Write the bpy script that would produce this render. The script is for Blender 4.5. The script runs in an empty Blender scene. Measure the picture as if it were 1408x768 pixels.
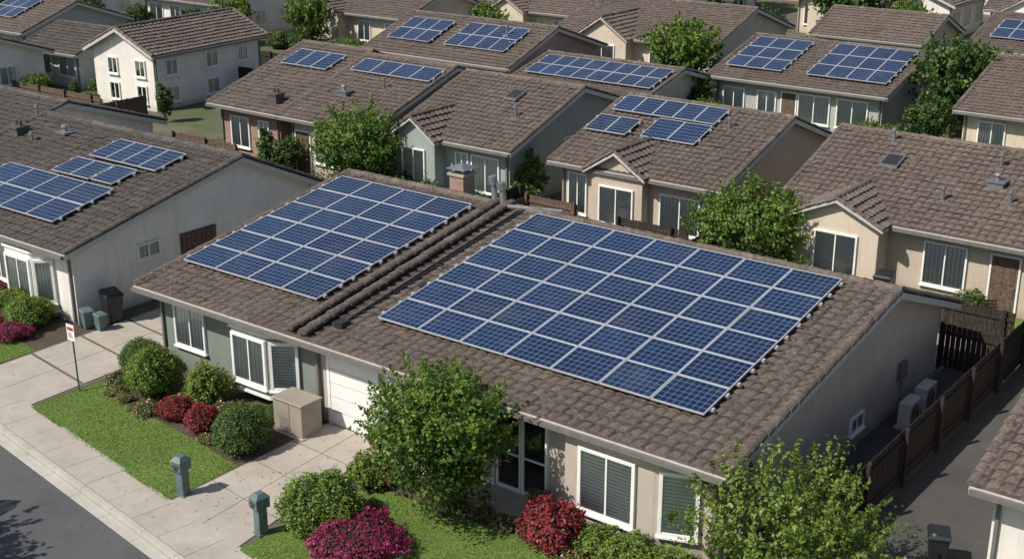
import bpy, math, random
import numpy as np
from mathutils import Vector, Matrix
random.seed(7)
sc=bpy.context.scene
COL=sc.collection
# ------------------------------------------------------------------ materials
def newmat(name):
    m=bpy.data.materials.new(name);m.use_nodes=True
    nt=m.node_tree;b=nt.nodes['Principled BSDF'];return m,nt,b
def N(nt,t,**k):
    n=nt.nodes.new(t)
    for a,v in k.items():setattr(n,a,v)
    return n
def math_(nt,op,a,b=None,c=None):
    n=nt.nodes.new('ShaderNodeMath');n.operation=op
    for i,v in enumerate((a,b,c)):
        if v is None:continue
        if isinstance(v,(int,float)):n.inputs[i].default_value=v
        else:nt.links.new(v,n.inputs[i])
    return n.outputs[0]
def mix(nt,f,a,b,mode='MIX'):
    n=nt.nodes.new('ShaderNodeMix');n.data_type='RGBA';n.blend_type=mode
    for i,v in ((0,f),(6,a),(7,b)):
        if isinstance(v,(int,float)):n.inputs[i].default_value=v
        elif isinstance(v,tuple):n.inputs[i].default_value=(*v,1) if len(v)==3 else v
        else:nt.links.new(v,n.inputs[i])
    return n.outputs[2]
def noise(nt,vec,scale,detail=4,rough=.6,out=0):
    n=nt.nodes.new('ShaderNodeTexNoise');n.inputs['Scale'].default_value=scale
    n.inputs['Detail'].default_value=detail;n.inputs['Roughness'].default_value=rough
    if vec is not None:nt.links.new(vec,n.inputs['Vector'])
    return n.outputs[out]
def ramp(nt,f,stops):
    n=nt.nodes.new('ShaderNodeValToRGB');e=n.color_ramp.elements
    e[0].position=stops[0][0];e[0].color=(*stops[0][1],1)
    e[1].position=stops[-1][0];e[1].color=(*stops[-1][1],1)
    for p,c in stops[1:-1]:
        x=e.new(p);x.color=(*c,1)
    nt.links.new(f,n.inputs[0]);return n.outputs[0]
def g3(v):return (v,v,v)
def bump(nt,b,h,strength=.3,dist=.02):
    n=nt.nodes.new('ShaderNodeBump');n.inputs['Strength'].default_value=strength
    n.inputs['Distance'].default_value=dist;nt.links.new(h,n.inputs['Height']);nt.links.new(n.outputs[0],b.inputs['Normal'])
def pos(nt):return nt.nodes.new('ShaderNodeNewGeometry').outputs['Position']
def simple(name,col,rough=.6,metal=0,var=.12,scale=6,bs=.0):
    m,nt,b=newmat(name);p=pos(nt)
    f=noise(nt,p,scale,5)
    c=ramp(nt,f,[(.3,tuple(x*(1-var*1.5) for x in col)),(.7,tuple(min(1,x*(1+var)) for x in col))])
    nt.links.new(c,b.inputs['Base Color']);b.inputs['Roughness'].default_value=rough;b.inputs['Metallic'].default_value=metal
    if bs:bump(nt,b,noise(nt,p,60,3),bs,.01)
    return m
def stucco(name,col):
    m,nt,b=newmat(name);p=pos(nt)
    f1=noise(nt,p,.9,6,.7);f2=noise(nt,p,14,4)
    c=ramp(nt,f1,[(.3,tuple(x*.84 for x in col)),(.6,col),(.8,tuple(min(1,x*1.06) for x in col))])
    c=mix(nt,math_(nt,'MULTIPLY',f2,.2),c,tuple(x*.7 for x in col))
    mp=N(nt,'ShaderNodeMapping');mp.inputs['Scale'].default_value=(3,3,.25);nt.links.new(p,mp.inputs[0])
    st=noise(nt,mp.outputs[0],1.5,5,.7)
    st=math_(nt,'MULTIPLY',math_(nt,'SUBTRACT',st,.5),1.4)
    st=math_(nt,'MAXIMUM',st,0)
    c=mix(nt,st,c,tuple(x*.5 for x in col))
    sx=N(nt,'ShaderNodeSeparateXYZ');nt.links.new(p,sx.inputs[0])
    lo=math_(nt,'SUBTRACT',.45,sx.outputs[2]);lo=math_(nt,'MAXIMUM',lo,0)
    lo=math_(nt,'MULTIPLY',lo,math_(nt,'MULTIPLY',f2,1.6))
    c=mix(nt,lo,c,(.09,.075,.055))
    nt.links.new(c,b.inputs['Base Color']);b.inputs['Roughness'].default_value=.9
    bump(nt,b,noise(nt,p,32,6,.75),.7,.02)
    return m
def rooftile(name,c1,c2,c3):
    m,nt,b=newmat(name)
    uv=N(nt,'ShaderNodeUVMap').outputs[0]
    sx=N(nt,'ShaderNodeSeparateXYZ');nt.links.new(uv,sx.inputs[0])
    fu=math_(nt,'FLOOR',math_(nt,'DIVIDE',sx.outputs[0],.30));fv=math_(nt,'FLOOR',math_(nt,'DIVIDE',sx.outputs[1],.33))
    cb=N(nt,'ShaderNodeCombineXYZ');nt.links.new(fu,cb.inputs[0]);nt.links.new(fv,cb.inputs[1])
    wn=N(nt,'ShaderNodeTexWhiteNoise',noise_dimensions='2D');nt.links.new(cb.outputs[0],wn.inputs['Vector'])
    c=ramp(nt,wn.outputs[0],[(0,c1),(.25,c2),(.88,c2),(1,c3)])
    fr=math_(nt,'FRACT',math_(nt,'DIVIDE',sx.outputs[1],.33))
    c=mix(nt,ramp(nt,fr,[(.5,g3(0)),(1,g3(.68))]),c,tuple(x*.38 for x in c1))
    p=pos(nt)
    big=noise(nt,p,.45,5,.65)
    c=mix(nt,ramp(nt,big,[(.35,g3(0)),(.7,g3(.65))]),c,tuple(x*.65 for x in c1))
    fine=noise(nt,p,9,6,.75)
    c=mix(nt,ramp(nt,fine,[(.47,g3(0)),(.72,g3(.7))]),c,tuple(min(1,x*1.6) for x in c3))
    f3=noise(nt,p,26,4,.7)
    c=mix(nt,ramp(nt,f3,[(.48,g3(0)),(.7,g3(.6))]),c,tuple(x*.45 for x in c1))
    lich=noise(nt,p,3.1,8,.8)
    c=mix(nt,ramp(nt,lich,[(.56,g3(0)),(.70,g3(.4))]),c,(.16,.15,.12))
    nt.links.new(c,b.inputs['Base Color']);b.inputs['Roughness'].default_value=.82
    bump(nt,b,noise(nt,p,70,4,.7),.4,.012)
    return m
def solar_mat():
    m,nt,b=newmat('solar_cells')
    uv=N(nt,'ShaderNodeUVMap').outputs[0]
    sx=N(nt,'ShaderNodeSeparateXYZ');nt.links.new(uv,sx.inputs[0])
    def edge(o,s,w):
        f=math_(nt,'FRACT',math_(nt,'MULTIPLY',o,s))
        d=math_(nt,'ABSOLUTE',math_(nt,'SUBTRACT',f,.5))
        return math_(nt,'GREATER_THAN',d,.5-w)
    l=math_(nt,'MAXIMUM',edge(sx.outputs[0],1,.032),edge(sx.outputs[1],1,.032))
    bus=edge(sx.outputs[0],3,.03)
    fu=math_(nt,'FLOOR',sx.outputs[0]);fv=math_(nt,'FLOOR',sx.outputs[1])
    cb=N(nt,'ShaderNodeCombineXYZ');nt.links.new(fu,cb.inputs[0]);nt.links.new(fv,cb.inputs[1])
    wn=N(nt,'ShaderNodeTexWhiteNoise',noise_dimensions='2D');nt.links.new(cb.outputs[0],wn.inputs['Vector'])
    vo=N(nt,'ShaderNodeTexVoronoi');vo.inputs['Scale'].default_value=5;nt.links.new(uv,vo.inputs['Vector'])
    vs=N(nt,'ShaderNodeSeparateColor');nt.links.new(vo.outputs['Color'],vs.inputs[0])
    pu=math_(nt,'FLOOR',math_(nt,'DIVIDE',sx.outputs[0],8));pv=math_(nt,'FLOOR',math_(nt,'DIVIDE',sx.outputs[1],6))
    cp=N(nt,'ShaderNodeCombineXYZ');nt.links.new(pu,cp.inputs[0]);nt.links.new(pv,cp.inputs[1])
    wp=N(nt,'ShaderNodeTexWhiteNoise',noise_dimensions='2D');nt.links.new(cp.outputs[0],wp.inputs['Vector'])
    t=math_(nt,'ADD',math_(nt,'MULTIPLY',wn.outputs[0],.35),math_(nt,'ADD',math_(nt,'MULTIPLY',vs.outputs[0],.3),math_(nt,'MULTIPLY',wp.outputs[0],.35)))
    c=ramp(nt,t,[(.1,(.003,.010,.036)),(.6,(.006,.019,.064)),(1,(.012,.036,.105))])
    c=mix(nt,math_(nt,'MULTIPLY',bus,.12),c,(.25,.32,.42))
    c=mix(nt,math_(nt,'MULTIPLY',l,.60),c,(.32,.39,.47))
    p=pos(nt);d=noise(nt,p,.8,6,.7)
    c=mix(nt,ramp(nt,d,[(.5,g3(0.0)),(.8,g3(.11))]),c,(.30,.29,.27))
    nt.links.new(c,b.inputs['Base Color'])
    r=ramp(nt,noise(nt,p,1.7,5),[(.3,g3(.05)),(.7,g3(.13))]);nt.links.new(r,b.inputs['Roughness'])
    b.inputs['IOR'].default_value=1.52
    return m
def glass_mat():
    m,nt,b=newmat('window_glass');o=nt.nodes['Material Output']
    tr=N(nt,'ShaderNodeBsdfTransparent');tr.inputs[0].default_value=(.88,.92,.92,1)
    gl=N(nt,'ShaderNodeBsdfGlossy');gl.inputs['Roughness'].default_value=.02
    fr=N(nt,'ShaderNodeFresnel');fr.inputs[0].default_value=1.5
    f=math_(nt,'ADD',fr.outputs[0],.06)
    ms=N(nt,'ShaderNodeMixShader');nt.links.new(f,ms.inputs[0]);nt.links.new(tr.outputs[0],ms.inputs[1]);nt.links.new(gl.outputs[0],ms.inputs[2])
    nt.links.new(ms.outputs[0],o.inputs[0]);return m
def blind_mat():
    m,nt,b=newmat('window_blind');p=pos(nt)
    sx=N(nt,'ShaderNodeSeparateXYZ');nt.links.new(p,sx.inputs[0])
    s=math_(nt,'SINE',math_(nt,'MULTIPLY',sx.outputs[2],2*math.pi/.09))
    c=ramp(nt,math_(nt,'MULTIPLY_ADD',s,.5,.5),[(.0,(.40,.40,.38)),(.4,(.84,.82,.77))])
    c=mix(nt,ramp(nt,noise(nt,p,.9,3),[(.52,g3(0)),(.66,g3(.3))]),c,(.2,.21,.2))
    nt.links.new(c,b.inputs['Base Color']);b.inputs['Roughness'].default_value=.7;return m
def curtain_mat():
    m,nt,b=newmat('curtain');p=pos(nt)
    sx=N(nt,'ShaderNodeSeparateXYZ');nt.links.new(p,sx.inputs[0])
    xy=math_(nt,'ADD',sx.outputs[0],sx.outputs[1])
    s=math_(nt,'SINE',math_(nt,'MULTIPLY',xy,2*math.pi/.15))
    c=ramp(nt,math_(nt,'MULTIPLY_ADD',s,.5,.5),[(.0,(.56,.55,.52)),(.6,(.86,.84,.79))])
    cb=N(nt,'ShaderNodeCombineXYZ');nt.links.new(xy,cb.inputs[0])
    c=mix(nt,ramp(nt,noise(nt,cb.outputs[0],.9,2),[(.62,g3(0)),(.65,g3(.75))]),c,(.07,.075,.08))
    nt.links.new(c,b.inputs['Base Color']);b.inputs['Roughness'].default_value=.8;return m
def leafmat(name,stops,trans=.25):
    m,nt,b=newmat(name);o=nt.nodes['Material Output']
    a=N(nt,'ShaderNodeAttribute',attribute_name='tint')
    c=ramp(nt,a.outputs['Fac'],stops)
    nt.links.new(c,b.inputs['Base Color']);b.inputs['Roughness'].default_value=.5
    b.inputs['Specular IOR Level'].default_value=.35
    t=N(nt,'ShaderNodeBsdfTranslucent');nt.links.new(mix(nt,1,c,(1.4,1.4,.7),'MULTIPLY'),t.inputs[0])
    ms=N(nt,'ShaderNodeMixShader');ms.inputs[0].default_value=trans
    nt.links.new(b.outputs[0],ms.inputs[1]);nt.links.new(t.outputs[0],ms.inputs[2]);nt.links.new(ms.outputs[0],o.inputs[0])
    return m
def groundmat(name,stops,scale,bs=.3,bscale=30,extra=None):
    m,nt,b=newmat(name);p=pos(nt)
    c=ramp(nt,noise(nt,p,scale,8,.7),stops)
    f=noise(nt,p,scale*14,6,.75)
    c=mix(nt,ramp(nt,f,[(.4,g3(0)),(.75,g3(.5))]),c,stops[0][1])
    if extra:
        c=mix(nt,ramp(nt,noise(nt,p,extra[0],7,.75),[(extra[1],g3(0)),(extra[1]+.08,g3(extra[3] if len(extra)>3 else .7))]),c,extra[2])
    nt.links.new(c,b.inputs['Base Color']);b.inputs['Roughness'].default_value=.92
    bump(nt,b,noise(nt,p,bscale,5,.7),bs,.02)
    return m
def asphaltmat():
    m,nt,b=newmat('asphalt');p=pos(nt)
    c=ramp(nt,noise(nt,p,.35,7,.7),[(.3,(.060,.062,.066)),(.7,(.096,.097,.099))])
    n1=noise(nt,p,.28,3,.5)
    cr=math_(nt,'LESS_THAN',math_(nt,'ABSOLUTE',math_(nt,'SUBTRACT',n1,.5)),.0012)
    c=mix(nt,math_(nt,'MULTIPLY',cr,.55),c,(.025,.025,.025))
    c=mix(nt,ramp(nt,noise(nt,p,1.3,6,.7),[(.6,g3(0)),(.68,g3(.5))]),c,(.05,.05,.052))
    c=mix(nt,ramp(nt,noise(nt,p,55,3,.8),[(.5,g3(0)),(.75,g3(.45))]),c,(.19,.19,.19))
    nt.links.new(c,b.inputs['Base Color']);b.inputs['Roughness'].default_value=.88
    bump(nt,b,noise(nt,p,60,4,.8),.5,.01);return m
def brickmat(name,c1,c2):
    m,nt,b=newmat(name);p=pos(nt)
    sx=N(nt,'ShaderNodeSeparateXYZ');nt.links.new(p,sx.inputs[0])
    cb=N(nt,'ShaderNodeCombineXYZ');nt.links.new(math_(nt,'ADD',sx.outputs[0],sx.outputs[1]),cb.inputs[0]);nt.links.new(sx.outputs[2],cb.inputs[1])
    br=N(nt,'ShaderNodeTexBrick');br.inputs['Scale'].default_value=1;br.inputs['Brick Width'].default_value=.22;br.inputs['Row Height'].default_value=.075
    br.inputs['Mortar Size'].default_value=.008;br.inputs['Color1'].default_value=(*c1,1);br.inputs['Color2'].default_value=(*c2,1);br.inputs['Mortar'].default_value=(.36,.32,.28,1)
    nt.links.new(cb.outputs[0],br.inputs[0]);nt.links.new(br.outputs[0],b.inputs['Base Color']);b.inputs['Roughness'].default_value=.9;return m
M={}
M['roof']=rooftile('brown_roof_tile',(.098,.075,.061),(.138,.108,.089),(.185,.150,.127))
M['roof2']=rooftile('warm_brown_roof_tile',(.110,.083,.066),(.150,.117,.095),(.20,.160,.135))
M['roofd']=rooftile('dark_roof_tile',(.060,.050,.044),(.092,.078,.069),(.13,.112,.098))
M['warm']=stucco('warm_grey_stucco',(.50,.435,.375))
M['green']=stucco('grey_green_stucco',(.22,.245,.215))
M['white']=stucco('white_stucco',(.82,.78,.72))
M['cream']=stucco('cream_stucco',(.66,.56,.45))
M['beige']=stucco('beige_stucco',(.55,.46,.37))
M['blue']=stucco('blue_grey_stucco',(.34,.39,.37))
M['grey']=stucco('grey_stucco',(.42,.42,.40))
M['pink']=stucco('pink_stucco',(.48,.35,.30))
M['brick']=brickmat('brick',(.26,.14,.10),(.33,.20,.14))
M['trim']=simple('white_paint',(.80,.80,.77),.45,var=.06)
M['door']=simple('door_paint',(.78,.77,.75),.5,var=.04)
M['gutter']=simple('gutter_paint',(.16,.15,.14),.5)
M['fascia']=simple('fascia_paint',(.50,.48,.45),.55,var=.1)
M['soffit']=simple('soffit_board',(.28,.25,.22),.8)
M['alu']=simple('aluminium_frame',(.68,.69,.70),.35,.5,var=.05)
M['steel']=simple('galvanised_metal',(.32,.33,.34),.4,.7)
M['darkmetal']=simple('dark_metal',(.05,.05,.055),.45,.5)
M['wood']=simple('dark_fence_wood',(.032,.022,.017),.85,var=.35,scale=9,bs=.4)
M['wood2']=simple('weathered_fence_wood',(.13,.085,.062),.85,var=.35,scale=9,bs=.4)
M['plasticd']=simple('black_plastic',(.02,.022,.025),.45)
M['acbox']=simple('beige_metal_cover',(.31,.27,.22),.6,var=.1,scale=2)
M['mail']=simple('green_grey_paint',(.10,.15,.15),.5,var=.15)
M['interior']=simple('dark_interior',(.02,.022,.025),.6)
M['terracotta']=simple('terracotta',(.35,.15,.09),.8)
M['solar']=solar_mat();M['glass']=glass_mat();M['blind']=blind_mat();M['curtain']=curtain_mat()
M['bark']=simple('tree_bark',(.12,.09,.065),.9,var=.35,scale=12,bs=.6)
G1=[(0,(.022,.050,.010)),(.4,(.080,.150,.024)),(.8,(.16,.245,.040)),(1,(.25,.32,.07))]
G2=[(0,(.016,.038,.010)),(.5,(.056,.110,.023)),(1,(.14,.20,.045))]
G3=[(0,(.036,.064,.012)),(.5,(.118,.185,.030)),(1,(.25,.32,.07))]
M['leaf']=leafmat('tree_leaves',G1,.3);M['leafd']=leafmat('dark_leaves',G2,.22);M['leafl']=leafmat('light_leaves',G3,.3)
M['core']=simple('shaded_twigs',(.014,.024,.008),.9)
M['red']=leafmat('red_leaves',[(0,(.04,.012,.010)),(.3,(.06,.07,.02)),(.5,(.17,.02,.028)),(1,(.38,.05,.07))])
M['magenta']=leafmat('magenta_flowers',[(0,(.03,.05,.02)),(.3,(.10,.03,.03)),(.6,(.22,.018,.075)),(1,(.40,.045,.17))])
M['flower']=leafmat('mixed_flowers',[(0,(.03,.06,.02)),(.55,(.08,.14,.03)),(.8,(.3,.2,.05)),(.9,(.45,.1,.15)),(1,(.6,.6,.5))])
M['blade']=leafmat('grass_blades',[(0,(.075,.140,.022)),(.6,(.145,.225,.040)),(1,(.26,.31,.09))],.35)
M['lawn']=groundmat('lawn_turf',[(.3,(.090,.155,.026)),(.7,(.155,.225,.044))],.8,.5,25,(1.5,.60,(.22,.21,.08),.5))
M['soil']=groundmat('garden_soil',[(.3,(.045,.032,.022)),(.7,(.10,.075,.052))],1.1,.5,18)
M['yard']=groundmat('yard_ground',[(.3,(.075,.07,.04)),(.5,(.11,.105,.065)),(.7,(.17,.15,.115))],.35,.4,12,(.3,.5,(.06,.10,.024),.85))
M['asphalt']=asphaltmat()
M['concrete']=groundmat('concrete',[(.3,(.32,.285,.24)),(.7,(.46,.415,.36))],.9,.25,40,(2.5,.58,(.21,.185,.15),.5))
M['kerb']=groundmat('kerb_concrete',[(.3,(.36,.34,.30)),(.7,(.50,.48,.43))],1.4,.25,40)
M['alley']=groundmat('alley_tarmac',[(.3,(.055,.052,.048)),(.7,(.088,.083,.077))],.8,.4,40)
M['paver']=groundmat('patio_paving',[(.3,(.22,.18,.15)),(.7,(.33,.28,.24))],1.3,.3,20)
# ------------------------------------------------------------------ mesh builder
class MB:
    def __init__(s):s.v=[];s.f=[];s.m=[];s.uv=[];s.hasuv=False
    def add(s,vs,fs,m=0,uv=None):
        o=len(s.v);s.v.extend([tuple(map(float,q)) for q in vs]);s.f.extend([tuple(int(i)+o for i in q) for q in fs]);s.m.extend([m]*len(fs))
        if uv is not None:s.hasuv=True;s.uv.extend([tuple(q) for q in uv])
        else:s.uv.extend([(0,0)]*len(vs))
    def obox(s,O,A,B,C,m=0):
        O,A,B,C=map(Vector,(O,A,B,C))
        vs=[O,O+A,O+A+B,O+B,O+C,O+A+C,O+A+B+C,O+B+C]
        s.add(vs,[(0,3,2,1),(4,5,6,7),(0,1,5,4),(1,2,6,5),(2,3,7,6),(3,0,4,7)],m)
    def box(s,x0,y0,z0,x1,y1,z1,m=0):s.obox((x0,y0,z0),(x1-x0,0,0),(0,y1-y0,0),(0,0,z1-z0),m)
    def quad(s,a,b,c,d,m=0,uv=None):s.add([a,b,c,d],[(0,1,2,3)],m,uv)
    def tube(s,p0,p1,r0,r1,n=8,m=0,cap=True):
        p0,p1=Vector(p0),Vector(p1);d=(p1-p0).normalized()
        a=d.orthogonal().normalized();b=d.cross(a)
        vs=[];fs=[]
        for p,r in((p0,r0),(p1,r1)):
            for i in range(n):
                t=2*math.pi*i/n;vs.append(p+a*(r*math.cos(t))+b*(r*math.sin(t)))
        for i in range(n):j=(i+1)%n;fs.append((i,j,n+j,n+i))
        if cap:fs.append(tuple(range(n))[::-1]);fs.append(tuple(range(n,2*n)))
        s.add(vs,fs,m)
    def prism(s,prof,x0,x1,m=0):
        n=len(prof);vs=[(x0,y,z) for y,z in prof]+[(x1,y,z) for y,z in prof]
        fs=[tuple(range(n)),tuple(range(n,2*n))[::-1]]+[(i,n+i,n+(i+1)%n,(i+1)%n) for i in range(n)]
        s.add(vs,fs,m)
    def plan(s,pts,z0,z1,m=0):
        n=len(pts);vs=[(x,y,z0) for x,y in pts]+[(x,y,z1) for x,y in pts]
        fs=[tuple(range(n))[::-1],tuple(range(n,2*n))]+[(i,(i+1)%n,n+(i+1)%n,n+i) for i in range(n)]
        s.add(vs,fs,m)
    def obj(s,name,mats,parent=None,loc=(0,0,0),rot=0,bevel=0):
        me=bpy.data.meshes.new(name);me.from_pydata(s.v,[],s.f)
        me.polygons.foreach_set('material_index',s.m)
        if s.hasuv:
            l=me.uv_layers.new(name='UVMap');li=np.empty(len(me.loops),dtype=np.int32);me.loops.foreach_get('vertex_index',li)
            l.data.foreach_set('uv',np.array(s.uv,dtype=np.float32)[li].ravel())
        for k in mats:me.materials.append(M[k] if isinstance(k,str) else k)
        ob=bpy.data.objects.new(name,me);COL.objects.link(ob);ob.location=loc;ob.rotation_euler=(0,0,rot)
        if parent:ob.parent=parent
        if bevel:
            b=ob.modifiers.new('bevel','BEVEL');b.width=bevel;b.segments=2;b.limit_method='ANGLE'
        return ob
def empty(name,loc=(0,0,0),rot=0):
    e=bpy.data.objects.new(name,None);COL.objects.link(e);e.location=loc;e.rotation_euler=(0,0,rot);e.empty_display_size=.2;return e
RNG=np.random.default_rng(3)
TW,TH=.30,.33
def tiles(mb,O,U,V,L,S,lod=0,m=0):
    """real stepped tile courses on a roof slope"""
    O=np.array(O,float);U=np.array(U,float);V=np.array(V,float)
    Nn=np.cross(U,V);Nn/=np.linalg.norm(Nn)
    if Nn[2]<0:Nn=-Nn
    nt=max(1,int(round(L/TW)));nc=max(1,int(round(S/TH)))
    tw=L/nt;th=S/nc
    prof=[(0,0),(.18,.042),(.5,.054),(.82,.040)] if lod==0 else [(0,0.0),(.5,.044)]
    us=[];hs=[];ti=[]
    for i in range(nt):
        for a,h in prof:us.append((i+a)*tw);hs.append(h);ti.append(i)
    us.append(L);hs.append(0);ti.append(nt-1)
    us=np.array(us);hs=np.array(hs);ti=np.array(ti);k=len(us)
    jit=RNG.normal(0,.007,(nc,nt));jv=RNG.normal(0,.010,(nc,nt))
    sag=.02*np.sin(us*.9+RNG.uniform(0,6))
    rows=[];uvs=[]
    for c in range(nc):
        for e,(dv,off) in enumerate(((0,.072),(1,.012))):
            v=(c+dv)*th+(jv[c][ti] if (e==0 and c>0) else 0)
            h=hs+off+jit[c][ti]+sag*math.sin(math.pi*(c+dv)/nc)
            P=O[None]+us[:,None]*U[None]+(np.ones(k)*v)[:,None]*V[None]+h[:,None]*Nn[None]
            rows.append(P);uvs.append(np.stack([us/tw*TW,np.full(k,(c+(.03 if e==0 else .97))*TH)],1))
    P=O[None]+us[:,None]*U[None]-.02*Nn[None];rows.insert(0,P);uvs.insert(0,np.stack([us/tw*TW,np.full(k,.02)],1))
    vs=np.concatenate(rows);uv=np.concatenate(uvs);R=len(rows)
    i=np.arange(k-1);f=[]
    for r in range(R-1):
        a=r*k+i;f.append(np.stack([a,a+1,a+k+1,a+k],1))
    mb.add(vs,np.concatenate(f),m,uv)
def caps(mb,p0,p1,r=.12,m=0,up=(0,0,1),seg=.36,n=6):
    p0,p1=Vector(p0),Vector(p1);L=(p1-p0).length;d=(p1-p0)/L;k=max(1,int(L/seg));st=L/k
    side=d.cross(Vector(up)).normalized();u=side.cross(d).normalized()
    if u.z<0:u=-u
    for i in range(k):
        ru=r*random.uniform(.96,1.04);a=p0+d*(st*i);b=p0+d*(st*(i+1)+.03)
        vs=[];c0=(random.random()*40,random.random()*40)
        off=u*random.uniform(-.01,.01)+side*random.uniform(-.008,.008)
        for p,rr in((a,ru*1.12),(b,ru*.88)):
            for j in range(n+1):
                t=math.pi*j/n;vs.append(p+off+side*(rr*math.cos(t))+u*(rr*math.sin(t)*.85))
        fs=[(j,j+1,n+2+j,n+1+j) for j in range(n)]+[tuple(range(n+1))]
        mb.add(vs,fs,m,[c0]*len(vs))
def window(fr,gl,bl,O,U,Nv,w,h,mull=1,sill=True,ft=.07,bm=0):
    O=Vector(O);U=Vector(U).normalized();Nv=Vector(Nv).normalized();Z=Vector((0,0,1))
    def b(mb,a,c,ww,hh,n0,n1,m=0):mb.obox(O+U*a+Z*c+Nv*n0,U*ww,Z*hh,Nv*(n1-n0),m)
    d=.085
    b(fr,-ft,-ft,ft,h+2*ft,0,d);b(fr,w,-ft,ft,h+2*ft,0,d)
    b(fr,0,-ft,w,ft,0,d-.003);b(fr,0,h,w,ft,0,d-.003)
    for i in range(mull):
        x=w*(i+1)/(mull+1);b(fr,x-.025,0,.05,h,.0,d-.02)
    if h>1.7: b(fr,0,h*.33,w,.04,.0,d-.026)
    if sill:b(fr,-ft-.04,-ft-.05,w+2*ft+.08,.05,0,d+.05)
    g=O+Nv*.045;gl.quad(g,g+U*w,g+U*w+Z*h,g+Z*h)
    g=O+Nv*.012;bl.quad(g,g+U*w,g+U*w+Z*h,g+Z*h,bm)
# ------------------------------------------------------------------ solar arrays
def solar(O,U,V,cols,rows,pw,ph,loc=(0,0,0),rot=0,gap=.02,off=.15,skip=(),cu=8,cv=6):
    mb=MB();O=Vector(O);U=Vector(U).normalized();V=Vector(V).normalized();Nn=U.cross(V).normalized()
    if Nn.z<0:Nn=-Nn
    T=.045;fw=.028
    for r in range(rows):
        for c in range(cols):
            if (c,r) in skip:continue
            dz=random.uniform(-.004,.004);tl=random.uniform(-.006,.006)
            p=O+U*(c*(pw+gap))+V*(r*(ph+gap))+Nn*(off+dz);Uq=(U+Nn*tl).normalized()
            mb.obox(p,Uq*fw,V*ph,Nn*T,0);mb.obox(p+Uq*(pw-fw),Uq*fw,V*ph,Nn*T,0)
            mb.obox(p+Uq*fw,Uq*(pw-2*fw),V*fw,Nn*(T-.001),0);mb.obox(p+Uq*fw+V*(ph-fw),Uq*(pw-2*fw),V*fw,Nn*(T-.001),0)
            a=p+Uq*fw+V*fw+Nn*(T-.008);uu=Uq*(pw-2*fw);vv=V*(ph-2*fw)
            ox,oy=random.randint(0,40)*cu,random.randint(0,40)*cv
            e=.001
            mb.quad(a,a+uu,a+uu+vv,a+vv,1,[(ox+e,oy+e),(ox+cu-e,oy+e),(ox+cu-e,oy+cv-e),(ox+e,oy+cv-e)])
            a=p+Nn*.004+U*fw+V*fw;mb.quad(a,a+uu,a+uu+vv,a+vv,2)
    for r in range(rows):
        for q in(.22,.78):
            v=(r+q)*(ph+gap)
            cs=[c for c in range(cols) if (c,r) not in skip]
            if not cs:continue
            xa=min(cs)*(pw+gap)-.1;xb=(max(cs)+1)*(pw+gap)+.1
            mb.obox(O+U*xa+V*v+Nn*(off-.05),U*(xb-xa),V*.04,Nn*.045,0)
            x=xa
            while x<xb:
                mb.obox(O+U*x+V*(v-.02)+Nn*.02,U*.05,V*.09,Nn*(off-.07),0);x+=1.3
            for x in(xa+.02,xb-.07):mb.obox(O+U*x+V*(v-.03)+Nn*(off-.005),U*.06,V*.09,Nn*.055,0)
    return mb.obj('solar_panel_array',['alu','solar','darkmetal'],None,loc,rot)
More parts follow.
